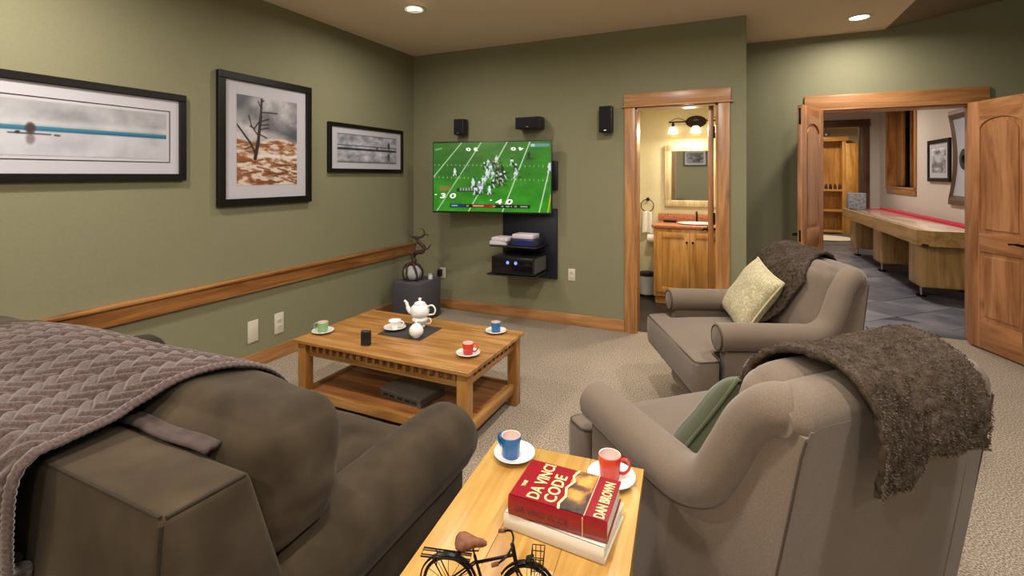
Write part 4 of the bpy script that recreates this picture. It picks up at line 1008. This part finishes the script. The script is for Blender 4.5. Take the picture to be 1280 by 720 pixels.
# ------------------------------------------------------------ armchairs (local: +y faces forward, origin under the seat)
def chair(label, loc, rz):
    t = thing('armchair', label, 'armchair', loc, rz, 'pair of taupe armchairs')
    fab = 'chair'
    # rear and base
    M().rbox((-.35, -.285, .05), (.35, .375, .285), .015, 3).build('base', fab, t)
    # rear panel, slightly raked, wrapping forward at the sides
    pr = [(-.30, .055), (-.32, .2), (-.36, .45), (-.40, .68), (-.42, .80), (-.432, .865), (-.415, .885), (-.36, .90), (-.30, .86), (-.27, .60), (-.25, .3), (-.22, .055)]
    m = M(); hw_ = lambda z_: .360 - .018 * max(0, (z_ - .45) / .35) - .4 * max(0, z_ - .83)
    rings = []
    for f in (-1, -.985, -.93, -.5, 0, .5, .93, .985, 1):
        k_ = {1: .94, .985: .985}.get(abs(f), 1)
        rings.append([(f * hw_(z_), -.38 + (y_ + .38) * k_, .055 + (z_ - .055) * (1 if abs(f) < .98 else .99)) for y_, z_ in pr])
    m.loft(rings); m.build('back_shell', fab, t)
    # top roll across the back
    n = 22; rings = []
    for i in range(n + 1):
        f = -1 + 2 * i / n; r = .062 * (1 - max(0, abs(f) - .93) / .07 * .25); r = r * (1 if abs(f) < 1 else .85)
        rings.append([(f * .350, -.360 + r * 1.16 * math.cos(a_), .874 - .012 * abs(f) ** 3 + r * math.sin(a_)) for a_ in [2 * math.pi * k / 20 for k in range(20)]])
    M().loft(rings).build('top_roll', fab, t)
    for s in (-1, 1):
        # side panel under the roll
        tops = [(.37, .55), (.1, .555), (-.06, .56), (-.16, .60), (-.22, .70), (-.27, .785), (-.32, .84), (-.36, .85), (-.41, .845)]
        def ztop(y_):
            for (ya, za), (yb, zb) in zip(tops, tops[1:]):
                if y_ >= yb: return za + (zb - za) * (ya - y_) / (ya - yb)
            return tops[-1][1]
        yrear = lambda z_: -.30 - .16 * (z_ - .055) if z_ < .8 else -.419 - .012 * (z_ - .8) / .07
        rings = []
        for i in range(25):
            sv = i / 24; zt_ = ztop(.37 - sv * .785); ring = []
            sm_ = max(0, (sv - .45) / .55); sm_ = sm_ * sm_ * (3 - 2 * sm_)
            col_ = []
            for q in range(9):
                z_ = .05 + (zt_ - .05) * q / 8; y_ = .37 - sv * (.37 - yrear(z_))
                ins = .058 * sm_ + .02 * max(0, (z_ - .5) / .32) * sm_
                col_.append((.418 - ins, .355 - ins, y_, z_))
            rings.append([(xo * s, y_, z_) for xo, xi, y_, z_ in col_] + [(xi * s, y_, z_) for xo, xi, y_, z_ in reversed(col_)])
        M().loft(rings).build('side_panel', fab, t)
        # roll along arm and up the wing
        path = catmull([(.385, .398, .575), (.385, .33, .578), (.385, .15, .575), (.383, .0, .572), (.38, -.10, .578), (.374, -.18, .625), (.362, -.232, .715), (.347, -.272, .80), (.335, -.31, .85), (.324, -.340, .872), (.305, -.358, .874)], 6)
        rad = [(.072 if i < 20 else max(.058, .072 - (i - 20) * .0012)) for i in range(len(path))]
        rad[0] *= .80; rad[-1] *= .8
        m = M(); m.tube([(p.x * s, p.y, p.z) for p in path], rad, 20, flat=(1, 1)); m.build('arm_roll', fab, t)
        # front disc of the arm with piping
        m = M(); m.lathe([(.001, .012), (.045, .010), (.060, .004), (.062, 0)], 28, TR((.385 * s, .398, .575), (R(-90), 0, 0)), cap=False); m.build('arm_face', fab, t)
        m = M(); m.tube([(.385 * s + .063 * math.cos(2 * math.pi * k / 32), .402, .575 + .063 * math.sin(2 * math.pi * k / 32)) for k in range(32)], .0035, 8, closed=True); m.build('piping', 'piping', t)
        # seam below the roll (outer side)
        sp = catmull([(.4195, .36, .512), (.4195, .15, .512), (.4195, -.04, .512), (.414, -.15, .55), (.398, -.222, .655), (.376, -.27, .755), (.358, -.315, .828), (.343, -.40, .858)], 5)
        m = M(); m.tube([((p.x + .0015) * s, p.y, p.z) for p in sp], .0032, 6)
        m.tube([((hw_(z_) + .0005) * s, y_ + .001, z_) for y_, z_ in ((-.428, .84), (-.42, .80), (-.40, .68), (-.36, .45), (-.32, .2), (-.301, .06))], .0035, 6); m.build('seam', 'piping', t)
    # front rail
    M().rbox((-.355, .34, .05), (.355, .39, .30), .012, 3).build('front_rail', fab, t)
    # T seat cushion
    zc0, zc1 = .295, .475
    outl = [(-.305, -.20), (.305, -.20), (.305, .40), (.44, .40), (.44, .53), (-.44, .53), (-.44, .40), (-.305, .40)]
    bm = bmesh.new(); va = [bm.verts.new((x, y, zc0)) for x, y in outl]; vb = [bm.verts.new((x, y, zc1)) for x, y in outl]
    bm.faces.new(list(reversed(va))); bm.faces.new(vb)
    for i in range(8): bm.faces.new((va[i], va[(i + 1) % 8], vb[(i + 1) % 8], vb[i]))
    bmesh.ops.recalc_face_normals(bm, faces=bm.faces)
    vert_e = [e for e in bm.edges if abs(e.verts[0].co.z - e.verts[1].co.z) > .1]
    bmesh.ops.bevel(bm, geom=vert_e, offset=.035, segments=4, profile=.5, affect='EDGES')
    hor = [e for e in bm.edges if abs(e.verts[0].co.z - e.verts[1].co.z) < 1e-4 and len(e.link_faces) == 2 and abs(e.link_faces[0].normal.z - e.link_faces[1].normal.z) > .5]
    pp = [v.co.copy() for v in sorted([v for v in bm.verts if v.co.z > zc1 - 1e-4], key=lambda v: 0)]
    # ordered loop for piping
    top = [f for f in bm.faces if f.normal.z > .9][0]; loop = [v.co.copy() for v in top.verts]
    bmesh.ops.bevel(bm, geom=hor, offset=.02, segments=3, profile=.5, affect='EDGES')
    bmesh.ops.triangulate(bm, faces=[f for f in bm.faces if len(f.verts) > 4])
    for _ in range(3):
        lg = [e for e in bm.edges if e.calc_length() > .09]
        bmesh.ops.subdivide_edges(bm, edges=lg, cuts=1); bmesh.ops.triangulate(bm, faces=[f for f in bm.faces if len(f.verts) > 4])
    for v in bm.verts:
        x, y, z_ = v.co
        cr = max(0, 1 - (x / .36) ** 2) * max(0, 1 - ((y - .16) / .42) ** 2)
        if z_ > .4: v.co.z += .03 * cr + .003 * nz(v.co, 7)
        if y > .5: v.co.y += .012 * math.cos(min(1.5, abs((z_ - .385) / .09)))
        if y > .35: v.co.z -= .012 * ((y - .35) / .18)
    m = M(); m.bm(bm, True); m.build('seat_cushion', fab, t, sharp=50)
    for zz, o_ in ((zc1 - .004, -.004), (zc0 + .006, -.004)):
        m = M(); c_ = Vector((0, .2, 0)); pts = [Vector((p.x - math.copysign(.004, p.x), p.y - (.004 if p.y > .2 else -.004) + (.004 if p.y > .5 else 0), zz - (.012 * ((p.y - .35) / .18) if p.y > .35 else 0))) for p in loop]
        m.tube(pts, .0045, 8, closed=True); m.build('piping', 'piping', t)
    # back cushion
    m = M(); cushion_ = cushion(.62, .17, .44, .07, .03, 18, .005, 5, TR((0, -.235, .70), (R(12), 0, 0))); cushion_.build('back_cushion', fab, t, sharp=0)
    for x in (-.33, .33):
        for y in (-.25, .33): M().tube([(x, y, .055), (x, y, 0)], [.026, .018], 10).build('leg', W('darkwood', 2), t)
    return t
CA, RA = (.087, 1.765), 44.4
CB, RB = (.127, 3.253), 114.6
chA = chair('taupe rolled-arm armchair seen from behind beside the end table', (*CA, 0), R(RA))
chB = chair('taupe rolled-arm armchair facing left with the cream pillow', (*CB, 0), R(RB))

def drape(name, label, loc, rz, pts, x0f, x1f, seed, nu=130, nv=200, fuzz=9000, lift=.012, thick=.016, endf=None):
    prof = catmull(pts, 8); cum = [0]
    for i in range(1, len(prof)): cum.append(cum[-1] + (prof[i] - prof[i - 1]).length)
    L = cum[-1]
    cen = Vector((-.36, .70))
    def pos(u, v):
        if endf: v = v * endf(u)
        s_ = v * L
        i = 1
        while i < len(cum) - 1 and cum[i] < s_: i += 1
        k = (s_ - cum[i - 1]) / (cum[i] - cum[i - 1] + 1e-9); p = prof[i - 1].lerp(prof[i], k); d = (prof[i] - prof[i - 1]).normalized()
        n_ = Vector((d.y, -d.x))
        if n_.dot(Vector((p.x, p.y)) - cen) < 0: n_ = -n_
        x = x0f(v) + (x1f(v) - x0f(v)) * u
        w_ = nz((x * 5, s_ * 5, seed), 1) * .018 + nz((x * 40, s_ * 40, seed), 1) * .0045 + nz((x * 85, s_ * 85, seed), 1) * .004 + .010 * math.sin(x * 26 + s_ * 5 + seed) * min(1, max(0, abs(v - .45) * 3 - .2))
        q = Vector((x, p.x, p.y)) + Vector((0, n_.x, n_.y)) * (lift + thick / 2 + w_)
        return q, Vector((0, n_.x, n_.y))
    t = thing(name, label, 'throw', loc, rz)
    m = M(); m.grid(nu, nv, lambda u, v: pos(u, v)[0]); m.build('blanket', 'boucle', t, sharp=0, solid=thick)
    m = M(); rg = random.Random(seed)
    for _ in range(fuzz):
        u, v = rg.random(), rg.random()
        if rg.random() < .12: u = rg.choice((0, 1))
        if rg.random() < .06: v = rg.choice((0, 1))
        p, n_ = pos(u, v); p = p + n_ * (thick / 2 - .001)
        d = Vector((rg.uniform(-1, 1), rg.uniform(-1, 1), rg.uniform(-1.2, .6))) + n_ * .7; d.normalize(); l_ = rg.uniform(.003, .008)
        sd = d.cross(Vector((rg.uniform(-1, 1), rg.uniform(-1, 1), rg.uniform(-1, 1)))).normalized() * .0008
        mid = p + d * l_ * .55 + n_ * .002
        m.add([p - sd, p + sd, mid + sd, mid - sd, p + d * l_], [(0, 1, 2, 3), (3, 2, 4)])
    o = m.build('wool_fibres', 'fleck', t); o['kind'] = 'stuff'
    return t
bp = [(.02, .50), (-.08, .60), (-.14, .74), (-.18, .87), (-.255, .935), (-.345, .948), (-.425, .925), (-.458, .86), (-.456, .79), (-.452, .725)]
drape('wool_throw', 'dark brown boucle throw hanging over the back of the near armchair', (*CA, 0), R(RA), bp,
      lambda v: -.30 + .10 * min(1, v / .6), lambda v: .275 - .10 * max(0, v - .4) / .6, 3, lift=.02, fuzz=26000, endf=lambda u: 1 - .09 * min(1, max(0, (u - .34) * 12)) + .05 * u)
drape('wool_throw', 'brown boucle throw over the far side of the armchair with the cream pillow', (*CB, 0), R(RB), bp,
      lambda v: -.02 - .22 * max(0, 1 - abs(v - .42) / .42), lambda v: .32, 8, fuzz=12000)
# pillows
def pillow(name, label, loc, rot, w_, h_, th_, mat, seed, frill=None):
    t = thing(name, label, 'pillow', loc, 0); t.rotation_euler = rot
    n = 30; 
    for s in (1,):
        m = M()
        def f(u, v, sg):
            x, z_ = u * 2 - 1, v * 2 - 1
            k = (max(0, 1 - x ** 4) * max(0, 1 - z_ ** 4)) ** .55
            X = x * w_ / 2 * (1 - .07 * (1 - z_ * z_) * abs(x) ** 2); Z = z_ * h_ / 2 * (1 - .07 * (1 - x * x) * abs(z_) ** 2)
            return (X, sg * (th_ / 2 * k) + nz((X, Z, sg), 12, seed) * .006 * k, Z)
        m.grid(n, n, lambda u, v: f(u, v, 1)); m.grid(n, n, lambda u, v: f(u, v, -1))
        m.build('cover', mat, t, weld=True, sharp=0)
    edge = [];
    for k in range(4 * 16):
        q, r_ = divmod(k, 16); a_ = r_ / 16 * 2 - 1
        x, z_ = [(a_, -1), (1, a_), (-a_, 1), (-1, -a_)][q]
        edge.append((x * w_ / 2 * (1 - .07 * (1 - z_ * z_) * abs(x) ** 2), 0, z_ * h_ / 2 * (1 - .07 * (1 - x * x) * abs(z_) ** 2)))
    M().tube(edge, .006, 8, closed=True).build('piping', frill or mat, t)
    return t
def brocade():
    n = NT('cream_brocade'); v = n.coord((1, 1, 1)); vo = n.n('ShaderNodeTexVoronoi', Scale=30.0, feature='DISTANCE_TO_EDGE'); 
    ns = n.n('ShaderNodeTexNoise', Scale=14.0, Detail=3.0); n.l(v, ns.inputs['Vector'])
    mx = n.n('ShaderNodeVectorMath', operation='MULTIPLY_ADD'); n.l(ns.outputs['Color'], mx.inputs[0]); mx.inputs[1].default_value = (.22, .22, .22); n.l(v, mx.inputs[2]); n.l(mx.outputs[0], vo.inputs['Vector'])
    c = n.ramp(vo.outputs['Distance'], [(.0, '948a69'), (.12, 'a79d7c'), (.26, 'b8af8d')]); n.l(c, n.b.inputs['Base Color']); n.set(Roughness=.75, Sheen_Weight=.2)
    n.l(n.bump(vo.outputs['Distance'], .5, .004), n.b.inputs['Normal']); return n.m
from mathutils import Euler
def ch_world(c, rz, p):
    a = R(rz); return (c[0] + p[0] * math.cos(a) - p[1] * math.sin(a), c[1] + p[0] * math.sin(a) + p[1] * math.cos(a), p[2])
pB = ch_world(CB, RB, (.10, -.015, .675))
o = pillow('cream_pillow', 'cream patterned square pillow leaning on the far armchair', pB, (0, 0, 0), .40, .40, .14, brocade(), 2, plain('cream_cord', 'b3aa86', .8))
o.rotation_euler = (Matrix.Rotation(R(RB), 3, 'Z') @ Matrix.Rotation(R(30), 3, 'X') @ Matrix.Rotation(R(-14), 3, 'Y')).to_euler()
def stripes():
    n = NT('green_striped_cotton'); v = n.coord((1, 1, 1)); sp = n.n('ShaderNodeSeparateXYZ'); n.l(v, sp.inputs[0])
    wv_ = n.n('ShaderNodeMath', operation='MULTIPLY'); n.l(sp.outputs[0], wv_.inputs[0]); wv_.inputs[1].default_value = 15.0
    fr = n.n('ShaderNodeMath', operation='FRACT'); n.l(wv_.outputs[0], fr.inputs[0])
    c = n.ramp(fr.outputs[0], [(.0, '363b25'), (.38, '454b2f'), (.40, '2a2a22'), (.58, '35352c'), (.60, '596140'), (.95, '454b2f')]); n.l(c, n.b.inputs['Base Color']); n.set(Roughness=.85, Sheen_Weight=.2)
    t2 = n.n('ShaderNodeTexNoise', Scale=300.0); n.l(v, t2.inputs['Vector']); n.l(n.bump(t2.outputs[0], .3, .001), n.b.inputs['Normal']); return n.m
pA = ch_world(CA, RA, (-.12, .0, .62))
o = pillow('green_pillow', 'green and dark striped pillow in the near armchair', pA, (0, 0, 0), .42, .40, .16, stripes(), 5)
o.rotation_euler = (Matrix.Rotation(R(RA + 8), 3, 'Z') @ Matrix.Rotation(R(28), 3, 'X') @ Matrix.Rotation(R(18), 3, 'Y')).to_euler()

# ------------------------------------------------------------ end table with mugs, books and bicycle
EZ = .58; EA = R(5); EL = (-.685, 1.375)   # far left corner of the top
EW, ED = .455, .78
ec = (EL[0] + math.cos(EA) * EW / 2 + math.sin(EA) * ED / 2, EL[1] + math.sin(EA) * EW / 2 - math.cos(EA) * ED / 2)
t = thing('end_table', 'light honey-wood end table between the sofa and the near armchair', 'table', (*ec, 0), EA)
for k in range(3):
    a_, b_ = -EW / 2 + k * EW / 3, -EW / 2 + (k + 1) * EW / 3
    M().rbox((a_ + (.0002 if k else 0), -ED / 2, EZ - .028), (b_ - (.0002 if k < 2 else 0), ED / 2, EZ), .0016, 2).build('plank', W('side', 1), t)
for sx in (-1, 1):
    for sy in (-1, 1): M().rbox((sx * (EW / 2 - .05) - .025, sy * (ED / 2 - .05) - .025, 0), (sx * (EW / 2 - .05) + .025, sy * (ED / 2 - .05) + .025, EZ - .028), .004).build('leg', W('side', 2), t)
for s in (-1, 1):
    M().rbox((-EW / 2 + .07, s * (ED / 2 - .05) - .01, EZ - .12), (EW / 2 - .07, s * (ED / 2 - .05) + .01, EZ - .028), .002).build('apron', W('side', 0), t)
    M().rbox((s * (EW / 2 - .05) - .01, -ED / 2 + .07, EZ - .12), (s * (EW / 2 - .05) + .01, ED / 2 - .07, EZ - .028), .002).build('apron', W('side', 1), t)
M().rbox((-EW / 2 + .03, -ED / 2 + .03, .14), (EW / 2 - .03, ED / 2 - .03, .16), .003).build('lower_shelf', W('side', 1), t)
z = EZ + .0005
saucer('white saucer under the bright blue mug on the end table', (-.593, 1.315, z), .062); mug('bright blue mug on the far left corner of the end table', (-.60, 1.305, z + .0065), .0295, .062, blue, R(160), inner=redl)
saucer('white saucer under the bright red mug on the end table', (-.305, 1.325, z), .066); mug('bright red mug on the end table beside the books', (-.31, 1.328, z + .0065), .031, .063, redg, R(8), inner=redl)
def book(name, label, loc, rz, w_, d_, h_, cover, pages='white', hard=.0025):
    """spine towards -y, w_ along x"""
    t = thing(name, label, 'book', loc, rz)
    m = M(); m.rbox((-w_ / 2, -d_ / 2, 0), (w_ / 2, d_ / 2, hard), .0008, 1); m.rbox((-w_ / 2, -d_ / 2, h_ - hard), (w_ / 2, d_ / 2, h_), .0008, 1)
    n = 8; sp = [(-d_ / 2 - .004 * math.sin(math.pi * k / n), h_ * k / n) for k in range(n + 1)] + [(-d_ / 2 + .003 - .004 * math.sin(math.pi * k / n), h_ * k / n) for k in range(n, -1, -1)]
    m.prism(sp, -w_ / 2, w_ / 2, 0, smooth=False); m.build('cover', cover, t)
    M().box((-w_ / 2 + .004, -d_ / 2 + .002, hard), (w_ / 2 - .004, d_ / 2 - .005, h_ - hard)).build('pages', pages, t)
    return t
pg = noisy('page_edges', 'c9c3b6', 'e6e1d6', 400, .9, .2)
wb = book('white_book', 'white hardcover lying under the thick red novel', (-.37, 1.118, z), R(-3), .245, .165, .036, plain('cream_dust_jacket', 'cfc8ba', .4, coat=.2), pg)
text_mesh('ANGELS', plain('worn_gold_ink', 'a89a72', .5), wb, TR((-.03, -.0877, .011), (R(90), 0, 0)), .016, 'lettering', .0002, 1.2) if False else None
rb = book('red_book', 'thick red hardcover novel on top of the white book', (-.368, 1.12, z + .0365), R(1), .236, .156, .046, plain('red_dust_jacket', '83101f', .25, coat=.5), pg)
zt = .0462
art = Pix(70, 160, (.55, .36, .14), (.30, .20, .10)); art.a += fbm(35, 80, 3, 6, 31).repeat(2, 0).repeat(2, 1)[..., None] * np.array((.45, .3, .1))
art.disc(.55, .25, .35, .14, (.86, .64, .26), .8, .9); art.disc(.45, .62, .35, .14, (.84, .60, .25), .8, .9); art.disc(.5, .42, .3, .06, (.30, .17, .09), .8, .8); art.disc(.4, .86, .5, .12, (.22, .17, .14), .8, .8)
print_plane('cover_art', art, TR((.033, 0, zt + .0003), (R(-90), 0, 0)), .058, .150, 'print', rb)
gold = plain('gold_foil_ink', 'e2c58e', .35)
M().box((.064, -.077, zt), (.0655, .077, zt + .0005)).build('rule', gold, rb)
# lettering reads along the short side of the cover (from the spine outward)
def cover_text(s, x, y, size, sx=1.0):
    text_mesh(s, gold, rb, TR((x, y, zt + .0003), (0, 0, R(90))), size, 'lettering', .0003, sx, 'LEFT', .0006)
cover_text('THE', -.094, -.035, .012, 1.0)
cover_text('DA VINCI', -.048, -.070, .042, .80)
cover_text('CODE', -.008, -.066, .042, .92)
cover_text('DAN BROWN', .108, -.072, .034, .63)
M().prism([(.004, -.078), (.0, -.06), (.008, -.03), (.0, 0), (.012, .03), (.004, .05), (.012, .078), (.006, .078), (-.002, .05), (.006, .03), (-.006, 0), (.002, -.03), (-.006, -.06), (-.002, -.078)], zt, zt + .0005, 2, TR((.004, 0, 0))).build('torn_edge', gold, rb)
spg = plain('dark_red_ink', '5d1730', .4)
text_mesh('DA VINCI CODE', spg, rb, TR((-.10, -.0823, .014), (R(90), 0, 0)), .022, 'spine_lettering', .0002, .8)
M().box((.062, -.0825, .002), (.0635, -.080, .044)).build('rule', gold, rb)

# bicycle model ------------------------------------------------------------
BY = thing('model_bicycle', 'small dark metal model bicycle with a brown leather saddle', 'model', (-.433, .822, z), R(17))
BY.scale = (.92, .92, .92)
RW, rt = .052, .0035; wr, wf = -.078, .088
def wheel(x, lab=None):
    w_ = M(); w_.tube([(x + RW * math.cos(2 * math.pi * k / 40), 0, RW + rt + RW * math.sin(2 * math.pi * k / 40)) for k in range(40)], rt, 8, closed=True)
    o = w_.build('wheel', 'iron', BY)
    for k in range(12):
        a_ = 2 * math.pi * k / 12
        M().cyl((x, .002 * (-1) ** k, RW + rt), (x + RW * math.cos(a_), 0, RW + rt + RW * math.sin(a_)), .0006, 5).build('spoke', 'iron', o)
    M().cyl((x, -.012, RW + rt), (x, .012, RW + rt), .004, 10).build('hub', 'iron', o)
    f_ = M(); n = 14
    a0, a1 = (R(10), R(185)) if x < 0 else (R(-5), R(150))
    rings = []
    for k in range(n + 1):
        a_ = a0 + (a1 - a0) * k / n
        rings.append([(x + (RW + .009 + q) * math.cos(a_), yy, RW + rt + (RW + .009 + q) * math.sin(a_)) for yy, q in ((-.006, 0), (0, .002), (.006, 0), (.005, -.0008), (0, .001), (-.005, -.0008))])
    f_.loft(rings); f_.build('mudguard', 'iron', BY)
wheel(wr); wheel(wf)
zc = RW + rt
bb = (.0, 0, .045); seat_t = (-.022, 0, .118); head_t = (.062, 0, .128); head_b = (.068, 0, .100)
m = M()
for a_, b_, r_ in ((bb, seat_t, .0032), (bb, head_b, .0032), ((-.016, 0, .104), head_t, .0032)): m.cyl(a_, b_, r_, 8)
for s in (-1, 1):
    m.cyl((0, .004 * s, .045), (wr, .008 * s, zc), .0018, 6); m.cyl((-.018, .004 * s, .106), (wr, .008 * s, zc), .0018, 6)
    m.cyl((.066, .006 * s, .100), (wf, .009 * s, zc), .0022, 6)
m.cyl((.0685, 0, .094), (.0575, 0, .150), .0045, 8); m.build('frame', 'iron', BY)
m = M(); m.cyl(seat_t, (-.026, 0, .136), .002, 8); m.tube([(-.05, .012, .133), (-.012, .006, .133), (-.012, -.006, .133), (-.05, -.012, .133)], .0015, 6, closed=True); m.build('seat_post', 'iron', BY)
rings = []
for x, w_, h_ in ((-.062, .010, .008), (-.058, .020, .012), (-.046, .023, .014), (-.032, .017, .012), (-.018, .009, .009), (-.004, .0065, .008), (.004, .003, .004)):
    rings.append([(x, w_ * math.cos(2 * math.pi * k / 14), .145 + h_ * math.sin(2 * math.pi * k / 14)) for k in range(14)])
M().loft(rings).build('saddle', noisy('brown_leather', '54331f', '7a4e33', 60, .6, .3), BY)
for s in (-1, 1): M().lathe([(.005, -.006), (.006, 0), (.005, .006)], 10, TR((-.052, s * .012, .129), (R(90), 0, 0))).build('spring', 'iron', BY)
M().tube(catmull([(.035, -.045, .142), (.05, -.035, .150), (.058, -.015, .152), (.058, 0, .150), (.058, .015, .152), (.05, .035, .150), (.035, .045, .142)], 4), .0022, 8).build('handlebar', 'iron', BY)
for s in (-1, 1): M().tube([(.036, .0445 * s, .1425), (.022, .047 * s, .139)], .004, 8).build('grip', noisy('brown_grip', '54331f', '7a4e33', 60, .6, .3), BY)
m = M()
m.tube([(-.135, -.012, .114), (-.135, .012, .114), (-.03, .010, .112), (-.03, -.010, .112)], .0017, 6, closed=True)
m.tube([(-.135, -.006, .114), (-.03, -.005, .112)], .0012, 6); m.tube([(-.135, .006, .114), (-.03, .005, .112)], .0012, 6)
for s in (-1, 1):
    m.cyl((-.11, .012 * s, .114), (wr, .010 * s, zc), .0014, 6); m.cyl((-.10, .012 * s, .114), (-.10, .012 * s, .100), .0012, 6)
m.build('rear_rack', 'iron', BY)
M().lathe([(.001, 0), (.009, .003), (.012, .014), (.012, .018), (.001, .016)], 14, TR((.084, 0, .118), (0, R(90), 0))).build('lamp', 'iron', BY)
m = M()
for zz in (.098, .112, .126, .138):
    k_ = .8 + (zz - .098) * 5; m.tube([(.098, -.02 * k_, zz), (.098 + .026 * k_, -.02 * k_, zz), (.098 + .026 * k_, .02 * k_, zz), (.098, .02 * k_, zz)], .0011, 5, closed=True)
for y_ in (-.02, -.007, .007, .02):
    m.cyl((.098, y_ * .8, .098), (.098, y_, .138), .001, 5); m.cyl((.119, y_ * .8, .098), (.124, y_, .138), .001, 5)
for x_ in (.105, .115):
    for s in (-1, 1): m.cyl((x_, .016 * s, .098), (x_, .02 * s, .138), .001, 5)
m.build('basket', 'iron', BY)
m = M(); m.tube([(.014 * math.cos(2 * math.pi * k / 24), -.007, .045 + .014 * math.sin(2 * math.pi * k / 24)) for k in range(24)], .0015, 6, closed=True)
for s in (-1, 1): m.cyl((0, s * .009, .045), (s * .022, s * .009, .036), .0015, 6)
m.build('crankset', 'iron', BY)
for s in (-1, 1): M().rbox((s * .022 - .008, s * .014 - .005, .034), (s * .022 + .008, s * .014 + .005, .038), .001, 1).build('pedal', 'iron', BY)
M().cyl((-.01, .004, .04), (-.02, .028, .001), .0015, 6).build('kickstand', 'iron', BY)

# made-up torchieres behind the camera, bodies for the added ceiling uplights
for lx_, ly_, lb in ((2.7, -2.0, 'unseen torchiere added to brighten the ceiling, by the invented rear window opening'), (-2.75, -2.1, 'unseen torchiere added to brighten the ceiling, in the corner behind the sofa')):
    t = thing('fill_torchiere', lb, 'lamp', (lx_, ly_, 0))
    M().lathe([(.001, 0), (.15, 0), (.15, .012), (.03, .03), (.001, .03)], 28).build('base', 'bronze', t)
    M().cyl((0, 0, .02), (0, 0, 1.66), .012, 12).build('pole', 'bronze', t)
    M().lathe([(.02, 1.64), (.08, 1.66), (.19, 1.76), (.185, 1.765), (.07, 1.675), (.001, 1.67)], 32).build('lamp_shade', 'bronze', t)
